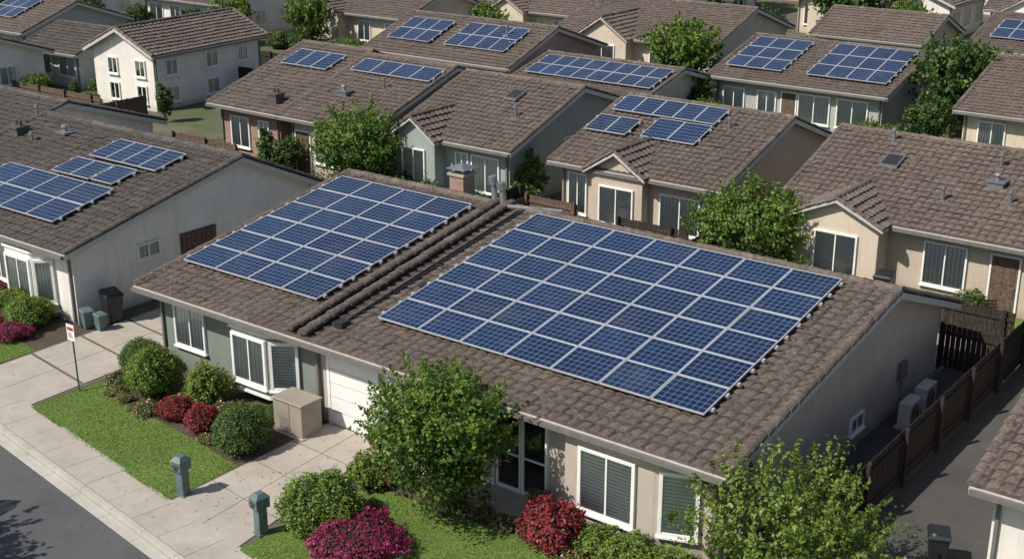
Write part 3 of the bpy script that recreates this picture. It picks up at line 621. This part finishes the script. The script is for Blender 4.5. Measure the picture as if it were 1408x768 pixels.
for k in range(300):
    zone=mq.choice([(-35,-22,17.2,23),(-33,-20,15.2,17.5),(-24,-21,18,23),(-11.8,-8,24,36)])
    x=mq.uniform(zone[0],zone[1]);y=mq.uniform(zone[2],zone[3]);a=mq.uniform(0,6.3);s_=mq.uniform(.015,.035)
    if zone[2]<18 and y<kerby(x)+.1:zz=-.115 if y<kerby(x)-.35 else -.09
    else:zz=.03
    b.add([(x+s_*math.cos(a),y+s_*math.sin(a),zz),(x-s_*.5*math.sin(a),y+s_*.5*math.cos(a),zz+.012),(x-s_*math.cos(a),y-s_*math.sin(a),zz),(x+s_*.5*math.sin(a),y-s_*.5*math.cos(a),zz+.01)],[(0,1,2,3)],mq.choice((0,1)))
b.obj('fallen_leaves',['wood2','soil'])
def inpoly(px,py,poly):
    ins=np.zeros(len(px),bool);n=len(poly);j=n-1
    for i in range(n):
        xi,yi=poly[i];xj,yj=poly[j]
        c=((yi>py)!=(yj>py))&(px<(xj-xi)*(py-yi)/(yj-yi+1e-9)+xi);ins^=c;j=i
    return ins
def setmesh(name,V,F,mats,tint=None,mi=None):
    me=bpy.data.meshes.new(name);nv=len(V);k=F.shape[1];nf=len(F)
    me.vertices.add(nv);me.vertices.foreach_set('co',V.astype(np.float32).ravel())
    me.loops.add(nf*k);me.loops.foreach_set('vertex_index',F.astype(np.int32).ravel())
    me.polygons.add(nf);me.polygons.foreach_set('loop_start',np.arange(0,nf*k,k,dtype=np.int32))
    try:me.polygons.foreach_set('loop_total',np.full(nf,k,dtype=np.int32))
    except Exception:pass
    for q in mats:me.materials.append(M[q])
    if mi is not None:me.polygons.foreach_set('material_index',mi.astype(np.int32))
    if tint is not None:
        a=me.attributes.new('tint','FLOAT','POINT');a.data.foreach_set('value',tint.astype(np.float32))
    me.update(calc_edges=True);me.validate();return me
def blades(polys,dens):
    X=[];Y=[]
    for poly,lim in polys:
        xs=[p[0] for p in poly];ys=[p[1] for p in poly];a0=max(min(xs),lim[0]);a1=min(max(xs),lim[1])
        n=int((a1-a0)*(max(ys)-min(ys))*dens);x=RNG.uniform(a0,a1,n);y=RNG.uniform(min(ys),max(ys),n);k=inpoly(x,y,poly);X.append(x[k]);Y.append(y[k])
    x=np.concatenate(X);y=np.concatenate(Y);n=len(x);a=RNG.uniform(0,6.28,n);w=RNG.uniform(.008,.016,n);h=RNG.uniform(.02,.055,n)
    patch=.5+.5*np.sin(x*1.7+np.sin(y*2.3)*1.5)*np.cos(y*1.9+x*.6);h*=.8+.4*patch
    x=x+RNG.normal(0,.03,n);y=y+RNG.normal(0,.03,n)
    lx_=RNG.normal(0,.025,n);ly_=RNG.normal(0,.025,n)
    V=np.empty((n,3,3));V[:,0]=np.stack([x-w*np.cos(a),y-w*np.sin(a),np.full(n,.01)],1);V[:,1]=np.stack([x+w*np.cos(a),y+w*np.sin(a),np.full(n,.01)],1);V[:,2]=np.stack([x+lx_,y+ly_,h],1)
    t=np.clip(RNG.normal(.45,.2,n)+.35*(patch-.5),0,1)
    me=setmesh('grass',V.reshape(-1,3),np.arange(3*n).reshape(-1,3),['blade'],np.repeat(t,3))
    ob=bpy.data.objects.new('grass',me);COL.objects.link(ob)
blades([(lawns[0][1],(-32,-24)),(lawns[1][1],(-21.2,-10)),(lawns[2][1],(-41,-35.3))],1100)
# ------------------------------------------------------------------ vegetation
def leaves(P,size,out,bias=.6):
    n=len(P);nr=RNG.normal(size=(n,3))+out*bias*1.6+np.array([0,0,.5]);nr/=np.linalg.norm(nr,axis=1)[:,None]
    t=RNG.normal(size=(n,3));t-=nr*(t*nr).sum(1)[:,None];t/=np.linalg.norm(t,axis=1)[:,None]
    b=np.cross(nr,t);s=size*RNG.uniform(.6,1.35,n)[:,None]
    V=np.empty((n,4,3));V[:,0]=P-t*s*.5;V[:,1]=P+b*s*.32+nr*s*.08;V[:,2]=P+t*s*.55;V[:,3]=P-b*s*.32+nr*s*.08
    return V.reshape(-1,3)
def tubearr(pts,r,n=7):
    V=[];F=[]
    for i,(p,rr) in enumerate(zip(pts,r)):
        d=Vector(pts[min(i+1,len(pts)-1)])-Vector(pts[max(i-1,0)]);d.normalize();a=d.orthogonal().normalized();b=d.cross(a)
        for k in range(n):t=2*math.pi*k/n;V.append(Vector(p)+a*rr*math.cos(t)+b*rr*math.sin(t))
    for i in range(len(pts)-1):
        for k in range(n):F.append((i*n+k,i*n+(k+1)%n,(i+1)*n+(k+1)%n,(i+1)*n+k))
    return [tuple(v) for v in V],F
def tree_mesh(name,R,Rz,cz,nclump,per,leaf,mat='leaf',seed=0,loose=.3,trunk=.1,cr=.24,sprays=60):
    global RNG
    RNG=np.random.default_rng(seed)
    d=RNG.normal(size=(nclump,3));d/=np.linalg.norm(d,axis=1)[:,None]
    az=np.arctan2(d[:,1],d[:,0]);ph=RNG.uniform(0,6.28,4)
    lump=1+.16*np.sin(3*az+ph[0])*np.cos(2.2*d[:,2]*2+ph[1])+.12*np.sin(5*az+ph[2]+3*d[:,2])+RNG.normal(0,loose*.35,nclump)
    rr=RNG.uniform(.25,1,nclump)**.45*lump
    C=d*rr[:,None]*np.array([R,R,Rz])*.84+np.array([0,0,cz])
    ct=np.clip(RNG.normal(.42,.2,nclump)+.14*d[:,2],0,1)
    idx=np.repeat(np.arange(nclump),per);k=len(idx)
    off=RNG.normal(size=(k,3));off*=(R*cr*RNG.uniform(.5,1.15,nclump)[idx]*.5)[:,None];off[:,2]*=.7
    P=C[idx]+off;T=ct[idx]
    if sprays:
        sd=RNG.normal(size=(sprays,3));sd[:,2]=np.abs(sd[:,2])*.9-.1;sd/=np.linalg.norm(sd,axis=1)[:,None]
        so=sd*np.array([R,R,Rz])*RNG.uniform(.72,.95,sprays)[:,None]+np.array([0,0,cz])
        dr=sd+np.array([0,0,.7])+RNG.normal(0,.2,(sprays,3));dr/=np.linalg.norm(dr,axis=1)[:,None]
        ln=R*RNG.uniform(.15,.38,sprays);m=26;u=RNG.uniform(0,1,(sprays,m))
        SP=so[:,None]+dr[:,None]*(u*ln[:,None])[...,None]+RNG.normal(0,.04*R**.5,(sprays,m,3))*(1.15-u)[...,None]
        P=np.concatenate([P,SP.reshape(-1,3)]);T=np.concatenate([T,np.repeat(RNG.uniform(.45,.85,sprays),m)])
    P[:,2]=np.maximum(P[:,2],.12)
    out=P-np.array([0,0,cz]);out/=np.linalg.norm(out,axis=1)[:,None]+1e-6
    V=leaves(P,leaf,out);t=np.clip(T+RNG.normal(0,.13,len(P)),0,1);nL=len(V)
    F=np.arange(nL).reshape(-1,4)
    TV=[];TF=[]
    def addt(pts,r):
        v,f=tubearr(pts,r);o=len(TV)+nL;TV.extend(v);TF.extend([tuple(i+o for i in q) for q in f])
    top=cz-Rz*.35;addt([(0,0,-.05),(.02*R,0,top*.3),(-.03*R,.02*R,top*.7),(0,.03*R,max(top,.3)),(0,0,cz+.2*Rz)],[trunk*1.5,trunk,trunk*.9,trunk*.75,trunk*.25])
    for i in RNG.choice(nclump,min(14,nclump),replace=False):
        e=C[i];z0=min(top,.9*cz)*RNG.uniform(.55,1.1);m=(e*.45+np.array([0,0,z0])*.55);m[2]-=.05*R
        addt([(0,0,z0),tuple(m),tuple(e)],[trunk*.5,trunk*.3,trunk*.08])
    V=np.concatenate([V,np.array(TV)]);F=np.concatenate([F,np.array(TF)])
    mi=np.concatenate([np.zeros(nL//4),np.ones(len(TF))]);t=np.concatenate([np.repeat(t,4),np.zeros(len(TV))])
    return setmesh(name,V,F,[mat,'bark'],t,mi)
def bush_mesh(name,R,H,n,leaf,mat,seed=0,lumpy=.1):
    global RNG
    RNG=np.random.default_rng(seed)
    d=RNG.normal(size=(n,3));d[:,2]=np.abs(d[:,2])*1.0-.25;d/=np.linalg.norm(d,axis=1)[:,None]
    az=np.arctan2(d[:,1],d[:,0]);ph=RNG.uniform(0,6.28,5)
    l=1+lumpy*(np.sin(3*az+ph[0]+2*d[:,2])+.7*np.sin(7*az+ph[1])*np.cos(6*d[:,2]+ph[2])+.5*np.sin(13*az+ph[3]+9*d[:,2]))
    rad=RNG.uniform(.80,1.0,n)*l+np.abs(RNG.normal(0,.05,n))
    sc_=np.array([R,R,H*.62]);P=d*rad[:,None]*sc_+np.array([0,0,H*.40]);P[:,2]=np.maximum(P[:,2],.03)
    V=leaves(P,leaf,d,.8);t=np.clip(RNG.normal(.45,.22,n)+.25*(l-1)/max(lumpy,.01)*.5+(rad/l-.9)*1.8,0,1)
    F=np.arange(len(V)).reshape(-1,4);nL=len(V);mi=np.zeros(n)
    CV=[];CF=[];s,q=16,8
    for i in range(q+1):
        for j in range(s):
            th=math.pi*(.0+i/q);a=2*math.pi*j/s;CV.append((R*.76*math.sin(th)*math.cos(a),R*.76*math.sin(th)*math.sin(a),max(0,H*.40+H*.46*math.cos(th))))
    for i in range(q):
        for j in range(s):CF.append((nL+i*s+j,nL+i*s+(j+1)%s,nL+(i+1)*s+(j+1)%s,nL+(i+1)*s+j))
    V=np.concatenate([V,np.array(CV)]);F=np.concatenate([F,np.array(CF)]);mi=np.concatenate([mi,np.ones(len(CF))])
    t=np.concatenate([np.repeat(t,4),np.zeros(len(V)-nL)])
    return setmesh(name,V,F,[mat,'core'],t,mi)
def put(me,name,x,y,z=0,s=1,rz=0,sx=1,sy=1,sz=1):
    o=bpy.data.objects.new(name,me);COL.objects.link(o);o.location=(x,y,z);o.scale=(s*sx,s*sy,s*sz);o.rotation_euler=(0,0,rz);return o
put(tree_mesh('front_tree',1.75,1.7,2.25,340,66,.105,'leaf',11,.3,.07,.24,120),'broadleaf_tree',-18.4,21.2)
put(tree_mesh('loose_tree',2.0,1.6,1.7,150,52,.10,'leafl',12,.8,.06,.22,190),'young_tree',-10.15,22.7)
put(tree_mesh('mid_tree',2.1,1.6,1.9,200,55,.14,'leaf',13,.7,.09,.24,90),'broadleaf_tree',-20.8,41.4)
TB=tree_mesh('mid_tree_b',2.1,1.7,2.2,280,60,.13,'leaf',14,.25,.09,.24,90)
put(TB,'broadleaf_tree',-39.9,41.0);put(TB,'street_tree',-28.6,9.0,0,1.35,1.0)
put(tree_mesh('mid_tree_c',.9,1.0,1.3,90,40,.12,'leafl',15,.4,.05),'small_tree',-33.0,44.2)
put(tree_mesh('edge_tree',1.3,1.5,2.0,130,50,.12,'leafl',16,.4,.06),'small_tree',-9.0,40.4,0,1.1)
FT=[tree_mesh('far_tree%d'%i,2.1,2.0,2.7,190,30,.22,m,20+i,.35,.12,.24,60) for i,m in enumerate(('leafd','leafd','leaf','leaf'))]
CY=tree_mesh('cypress',.6,1.5,1.6,70,34,.15,'leafd',31,.1,.07,.35,0)
PT=tree_mesh('purple_tree',2.0,1.8,2.6,150,30,.24,'red',33,.3,.12)
put(FT[2],'broadleaf_tree',-38.8,67.2,0,1.05)
for i,(x,y,s) in enumerate([(-44.8,41.3,.35),(-36.5,71,.6),(-58,73,.7),(-75,64.5,.7),(-79,64,.5),(-89,62,.6),(-62,86.5,.9),(-55,88,.9),(-48,89,.8),(-53,71,.7),(-24,77.5,.7),(-30,77.5,.5),(-22.8,67.5,1.0),(-22.6,64,.6),(-24.2,60,.4),(-33,60,.4),(-35.5,63,.5),
  (-70,57,.6),(-68.6,66,.8),(-57,53,.5),(-90,92,.9),(-100,75,.7),(-84,77,.8),(-70,91,1.0),(-38.5,90.5,1.35),(-30,106,1),(-22,91.5,.9),(-15,92,.9),(-55,106,1),(-45,107,1),(-66,104,1.0),(-85,108,1),(-8,60,.6),(-14,61.5,.5),(-69,44,.4),(-74,42,.5),(-86,46,.6),(-97,60,.7),(-112,60,.8),(-10,110,1),(-22,110,1),(-40,122,1),(-25,125,1),(-60,122,1),(-5,93,1),(-60,57,.4),(-56.5,56.5,.35),(-63,64,.45),(-95,47,.6),(-44,88,.7),(-34,90,.8),(-72,79,.8),(-65.5,75,.7),(-76,75.5,.8),(-80,92,1.0),(-95,72,.8),(-58,90,.8),(-12,77.5,.8),(-60.5,62,.5),(-36.2,78.5,.6),(-101,60.5,.6),(-84,63,.5),(-68,50,.5)]):
    put(FT[i%4],'broadleaf_tree',x,y,0,s,i*1.3,1,1,random.uniform(.85,1.15))
put(PT,'purple_leaf_tree',-65.8,89.5,0,1.25);put(PT,'purple_leaf_tree',-36,106,0,.8)
for x,y,s in[(-46.0,41.0,.8),(-45.6,40.6,.6),(-58.5,45,.8),(-47.5,69.6,.8),(-34.5,77,.9),(-66.9,45.2,.5)]:put(CY,'cypress_tree',x,y,0,s,x)
BG=bush_mesh('clipped_bush',.85,1.35,9000,.058,'leafd',41,.06)
BG2=bush_mesh('round_bush',.85,1.3,8000,.068,'leaf',42,.10)
BR=bush_mesh('red_bush',.6,.9,5000,.065,'red',43,.11)
BM=bush_mesh('magenta_bush',1.0,.8,8000,.062,'magenta',44,.13)
BL=bush_mesh('loose_shrub',.75,1.1,4500,.09,'leafl',45,.2)
FL=bush_mesh('flower_clump',.45,.4,1800,.055,'flower',46,.18)
BF=bush_mesh('far_shrub',.9,1.3,900,.17,'leafd',47,.16)
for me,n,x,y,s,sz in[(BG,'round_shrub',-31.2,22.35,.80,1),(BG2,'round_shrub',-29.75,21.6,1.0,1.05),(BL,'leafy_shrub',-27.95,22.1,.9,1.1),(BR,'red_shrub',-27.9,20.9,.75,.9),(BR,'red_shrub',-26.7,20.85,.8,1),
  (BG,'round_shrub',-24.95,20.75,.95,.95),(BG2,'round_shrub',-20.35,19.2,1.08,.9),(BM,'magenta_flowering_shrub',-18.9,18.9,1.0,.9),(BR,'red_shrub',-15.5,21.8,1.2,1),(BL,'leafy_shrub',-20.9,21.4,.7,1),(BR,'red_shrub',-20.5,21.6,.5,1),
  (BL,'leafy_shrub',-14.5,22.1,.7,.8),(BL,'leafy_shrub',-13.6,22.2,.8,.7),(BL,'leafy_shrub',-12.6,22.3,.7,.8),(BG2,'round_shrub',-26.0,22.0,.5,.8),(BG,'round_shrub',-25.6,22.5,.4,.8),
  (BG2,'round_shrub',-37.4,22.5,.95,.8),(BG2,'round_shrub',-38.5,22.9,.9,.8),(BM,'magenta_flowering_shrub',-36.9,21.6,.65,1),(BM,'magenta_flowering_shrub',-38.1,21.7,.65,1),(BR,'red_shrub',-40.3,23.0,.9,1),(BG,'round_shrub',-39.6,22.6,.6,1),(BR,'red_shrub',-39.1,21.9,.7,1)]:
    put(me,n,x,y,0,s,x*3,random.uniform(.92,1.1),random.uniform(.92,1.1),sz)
for i,(x,y) in enumerate([(-19.9,22),(-19.3,21.9),(-18.4,21.8),(-17.6,21.9),(-16.9,21.8),(-30.6,20.9),(-30.0,20.75),(-29.2,20.6),(-28.8,20.65),(-26.0,20.5),(-16.3,21.9),(-14.9,21.6),(-14,21.5),(-12.9,21.6),(-28.6,21.6),(-27.0,21.9),(-31.2,21.5),(-25.6,21.2),(-20.0,20.5),(-21.0,20.2)]):
    put(FL,'flower_clump',x,y,0,random.uniform(.6,1.0),i,1,1,.8)
def hedge(x0,y0,x1,y1,h=1.1,w=.45):
    L=math.hypot(x1-x0,y1-y0);n=int(L*170);t=RNG.uniform(0,1,n);s=RNG.uniform(-1,1,n);zz=RNG.uniform(0,1,n)
    top=RNG.random(n)<.5;zz=np.where(top,1,zz);s=np.where(top,s,np.sign(s))
    dx,dy=(x1-x0)/L,(y1-y0)/L;wob=1+.12*np.sin(t*L*2.1)
    P=np.stack([x0+(x1-x0)*t-dy*s*w*wob,y0+(y1-y0)*t+dx*s*w*wob,zz*h*wob+RNG.normal(0,.03,n)],1)
    out=np.stack([-dy*s,dx*s,np.where(top,1,0)],1);V=leaves(P,.17,out,1)
    me=setmesh('hedge',V,np.arange(len(V)).reshape(-1,4),['leafd'],np.repeat(np.clip(RNG.normal(.5,.2,n),0,1),4))
    o=bpy.data.objects.new('hedge',me);COL.objects.link(o)
    b=MB();b.obox((x0+dy*w*.8,y0-dx*w*.8,0),(x1-x0,y1-y0,0),(-dy*w*1.6,dx*w*1.6,0),(0,0,h*.9));b.obj('hedge_core',['core'],o)
for q in[(-33.8,59.2,-24.5,59.4),(-56,57.6,-46,57.6),(-72,66,-62,66),(-90,62.5,-76,63),(-20,59.5,-9,59.5)]:hedge(*q)
rr=random.Random(5)
for i in range(160):
    row=rr.choice([(-52,-22,40.2,41.4),(-60,-20,57.6,60),(-100,-60,60,66),(-65,-10,70,80),(-100,-10,88,96),(-78,-64,40,50),(-100,-80,44,50),(-60,-30,53.6,55),(-50,-14,106,112)])
    x=rr.uniform(row[0],row[1]);y=rr.uniform(row[2],row[3])
    if row[2]==40.2 and (-32<x<-22.8):continue
    if -45<x<-33 and 57<y<65:continue
    put(BF,'garden_shrub',x,y,0,rr.uniform(.35,.85),rr.uniform(0,6),1,1,rr.uniform(.7,1.2))
for x,y,s in[(-23.9,62.5,1),(-24.2,63.3,.9),(-34.3,61.8,1.1),(-32.6,62.6,.8),(-18.8,41.4,.6),(-17.2,41.6,.5),(-13,42.7,.6),(-38.2,41.6,.8),(-36.7,41.9,.7),(-34.6,42.4,.6),(-32.6,43.0,.9),(-23.0,42.4,.6),(-28.8,41.6,.4),(-26.2,42.6,.45),(-29.3,42.6,.4)]:put(BF,'garden_shrub',x,y,0,s,x)
# ------------------------------------------------------------------ fences
def fence(x0,y0,x1,y1,h=1.5,mat='wood'):
    b=MB();L=math.hypot(x1-x0,y1-y0);u=Vector(((x1-x0)/L,(y1-y0)/L,0));n=Vector((-u.y,u.x,0));k=int(L/.15)
    for i in range(k):
        hh=h+random.uniform(-.02,.02);b.obox(Vector((x0,y0,.04))+u*(i*L/k)+n*random.uniform(0,.008),u*(.138),n*.02,Vector((0,0,hh)))
    for z in(.3,h-.25):b.obox(Vector((x0,y0,z))-n*.045,u*L,n*.04,Vector((0,0,.08)))
    i=0
    while i*2.4<=L+.1:b.obox(Vector((x0,y0,0))+u*min(i*2.4,L-.1)-n*.14,u*.1,n*.09,Vector((0,0,h+.12)));i+=1
    b.obj('wooden_fence',[mat])
fence(-10.2,24.6,-10.2,42.0,1.5);fence(-7.35,38.6,-7.35,46,1.6);fence(-10.2,42.05,-7.4,42.1,1.5);fence(-12.2,37.5,-10.3,37.5,1.4)
fence(-31.9,37.3,-31.9,42.6,1.4);fence(-31.5,42.2,-28.9,42.2,1.1,'wood2');fence(-26.6,41.6,-23.4,41.6,1.15,'wood');fence(-22.3,38,-22.3,43.0,1.5);fence(-31.5,40.2,-31.5,42.1,1.0,'wood2');fence(-16.0,40.2,-10.8,40.2,1.2,'wood')
fence(-52,40.4,-47.3,40.4,1.2,'wood2');fence(-32.6,54,-20,54,1.6,'wood2');fence(-64,53,-51,53,1.6,'wood');fence(-70,43.2,-62,43.4,1.2,'wood2');fence(-19.6,54.6,-5,54.6,1.5,'wood2');fence(-60,40.5,-60,45,1.3,'wood2');fence(-76,58,-62,58,1.5,'wood');fence(-90,60,-76,60,1.5,'wood2');fence(-22.4,70,-22.4,76,1.6,'wood');fence(-36,76.5,-10,76.8,1.6,'wood2');fence(-43,54.4,-34,54.4,1.4,'wood')
# ------------------------------------------------------------------ street furniture & yard objects
def pedestal(x,y,r):
    E=empty('mailbox_post',(x,y,0),r);b=MB()
    b.box(-.15,-.15,0,.15,.15,.06);b.box(-.12,-.12,.06,.12,.12,.72);b.obj('post',['mail'],E,bevel=.012)
    b=MB();b.box(-.16,-.19,.72,.16,.19,.98)
    b.add([(-.18,-.21,.98),(.18,-.21,.98),(.18,.21,.98),(-.18,.21,.98),(-.09,-.1,1.1),(.09,-.1,1.1),(.09,.1,1.1),(-.09,.1,1.1)],[(0,1,5,4),(1,2,6,5),(2,3,7,6),(3,0,4,7),(4,5,6,7),(3,2,1,0)])
    b.obj('box',['mail'],E,bevel=.01)
    b=MB();b.box(-.11,-.205,.86,.11,-.192,.89);b.box(-.06,-.2,.76,.06,-.192,.83);b.obj('slot',['darkmetal'],E)
pedestal(-24.2,18.15,.1);pedestal(-21.25,18.05,-.15)
E=empty('street_sign',(-31.6,20.35,0));b=MB();b.tube((0,0,0),(-.05,0,2.15),.028,.025,8);b.obj('pole',['mail'],E)
b=MB();b.box(-.22,-.045,1.62,.14,-.03,2.12);b.obj('plate',['trim'],E,bevel=.004)
b=MB();b.box(-.18,-.05,1.93,.10,-.046,2.04,0)
for k in range(3):b.box(-.16,-.05,1.72+.06*k,.06-.03*k,-.046,1.745+.06*k,1)
b.obj('lettering',[simple('sign_red',(.4,.05,.04)),'darkmetal'],E)
E=empty('equipment_cabinet',(-25.05,22.1,0));b=MB();b.box(-.15,-.1,0,1.1,.8,.06,1);b.box(-.08,-.03,.06,1.03,.72,.98,0);b.box(-.12,-.07,.98,1.07,.76,1.03,0);b.obj('body',['acbox','concrete'],E,bevel=.02)
b=MB()
for k in range(6):b.box(.15,-.042,.2+.06*k,.5,-.031,.22+.06*k)
b.box(.54,-.04,.08,.55,-.031,.96);b.obj('louvres',['gutter'],E)
def bin_(x,y,r,mat,s=1):
    E=empty('wheelie_bin',(x,y,0),r);E.scale=(s,s,s);b=MB()
    b.add([(-.22,-.24,.05),(.22,-.24,.05),(.22,.24,.05),(-.22,.24,.05),(-.29,-.34,1.0),(.29,-.34,1.0),(.29,.32,1.0),(-.29,.32,1.0)],[(3,2,1,0),(0,1,5,4),(1,2,6,5),(2,3,7,6),(3,0,4,7),(4,5,6,7)])
    b.box(-.31,-.36,.94,.31,-.33,1.0);b.obj('body',[mat],E,bevel=.02)
    b=MB();b.add([(-.32,-.38,1.0),(.32,-.38,1.0),(.32,.34,1.0),(-.32,.34,1.0),(-.26,-.3,1.07),(.26,-.3,1.07),(.26,.3,1.12),(-.26,.3,1.12)],[(3,2,1,0),(0,1,5,4),(1,2,6,5),(2,3,7,6),(3,0,4,7),(4,5,6,7)]);b.tube((-.25,.38,1.0),(.25,.38,1.0),.02,.02);b.obj('lid',[mat],E,bevel=.015)
    b=MB();b.tube((-.28,.26,.1),(-.22,.26,.1),.1,.1,14);b.tube((.22,.26,.1),(.28,.26,.1),.1,.1,14);b.obj('wheels',['plasticd'],E)
bin_(-35.55,24.5,1.3,'plasticd',1.0);bin_(-35.7,23.6,1.3,'mail',.62);bin_(-35.2,23.75,1.5,'mail',.55);bin_(-8.1,26.4,.4,'plasticd',.8)
bin_(-15.8,41.9,.1,'plasticd')
def acunit(x,y,r):
    E=empty('air_conditioner_unit',(x,y,0),r);b=MB();b.box(-.45,-.25,0,.45,.25,.08);b.obj('plinth',['concrete'],E)
    b=MB();b.box(-.4,-.18,.08,.4,.18,.78);b.obj('casing',['fascia'],E,bevel=.015)
    b=MB()
    for k in range(5):
        R0=.28-.05*k
        for j in range(16):
            a,c=2*math.pi*j/16,2*math.pi*(j+1)/16;b.tube((R0*math.cos(a)-.08,-.195,.43+R0*math.sin(a)),(R0*math.cos(c)-.08,-.195,.43+R0*math.sin(c)),.006,.006,4)
    b.obj('fan_grille',['darkmetal'],E)
acunit(-11.35,33.0,math.pi/2);acunit(-11.4,34.3,math.pi/2)
def chair(x,y,r):
    E=empty('garden_chair',(x,y,0),r);b=MB()
    for a in(-.22,.22):
        b.tube((a,-.22,0),(a,-.2,.44),.018,.018,6);b.tube((a,.24,0),(a,.2,.44),.018,.018,6);b.tube((a,.2,.44),(a,.32,.95),.018,.018,6);b.tube((a,-.22,.64),(a,.24,.64),.02,.02,6);b.tube((a,-.22,.44),(a,-.22,.64),.018,.018,6)
    for k in range(5):b.box(-.22,-.22+.09*k,.43,.22,-.15+.09*k,.45)
    for k in range(4):b.box(-.22,.22+.03*k,.55+.1*k,.22,.24+.03*k,.62+.1*k)
    b.obj('frame',['wood'],E)
for q in[(-28.6,41.2,.4),(-27.6,41.0,-2.4),(-30.2,41.2,1.5),(-29.6,40.2,2.6),(-12.0,41.6,.5),(-13.0,41.3,-.8)]:chair(*q)
E=empty('garden_table',(-28.1,40.4,0));b=MB();b.tube((0,0,0),(0,0,.7),.05,.05);b.tube((0,0,.7),(0,0,.74),.5,.5,20);b.tube((0,0,0),(0,0,.04),.25,.25,14);b.obj('table',['wood2'],E)
def pot(x,y,s=1):
    E=empty('potted_plant',(x,y,0));E.scale=(s,s,s);b=MB();b.tube((0,0,0),(0,0,.32),.13,.19,14);b.tube((0,0,.32),(0,0,.37),.21,.21,14);b.obj('pot',['terracotta'],E)
    o=put(FL,'plant',0,0,.3,.6);o.parent=E
for q in[(-19.2,23.0,.9),(-16.7,22.9,1.0),(-25.4,41.2,1.2),(-30.9,41.6,1.2),(-13.4,42.8,1),(-36,42.6,1),(-22.15,22.9,.7)]:pot(*q)
E=empty('street_lamp',(-47,88.0,0));b=MB();b.tube((0,0,0),(0,0,6.5),.09,.06,8);b.tube((0,0,6.4),(1.1,-.3,6.7),.04,.035,6);b.box(1.0,-.45,6.62,1.5,-.2,6.74);b.obj('pole',['steel'],E)
E=empty('television_antenna',(-49.5,74.5,3.7));b=MB();b.tube((0,0,0),(0,0,1.9),.025,.025,6);b.tube((-.7,0,1.8),(.7,0,1.8),.015,.015,5)
for k in range(7):b.tube((-.6+.2*k,-.3,1.8),(-.6+.2*k,.3,1.8),.01,.01,4)
b.obj('antenna',['steel'],E)
# ------------------------------------------------------------------ light & camera
L=Vector((.34,.70,-.84)).normalized()
s=bpy.data.lights.new('sun','SUN');s.energy=5.0;s.angle=math.radians(.5);s.color=(1,.945,.85)
so=bpy.data.objects.new('sun',s);COL.objects.link(so);so.rotation_euler=L.to_track_quat('-Z','Y').to_euler();so.location=(-20,-20,40)
w=bpy.data.worlds.new('World');sc.world=w;w.use_nodes=True;nt=w.node_tree
sk=nt.nodes.new('ShaderNodeTexSky');sk.sky_type='NISHITA';sk.sun_disc=False
sk.sun_elevation=math.asin(-L.z);sk.sun_rotation=math.atan2(-L.x,-L.y);sk.dust_density=1.5
nt.links.new(sk.outputs[0],nt.nodes['Background'].inputs[0]);nt.nodes['Background'].inputs[1].default_value=.10
cam=bpy.data.cameras.new('camera');cam.sensor_width=36;cam.lens=46.13;cam.clip_end=3000
co=bpy.data.objects.new('camera',cam);COL.objects.link(co);co.location=(0,0,16);co.rotation_euler=(math.radians(90-19.47),0,math.radians(37.4));sc.camera=co
sc.view_settings.view_transform='Standard';sc.view_settings.look='None';sc.view_settings.exposure=0
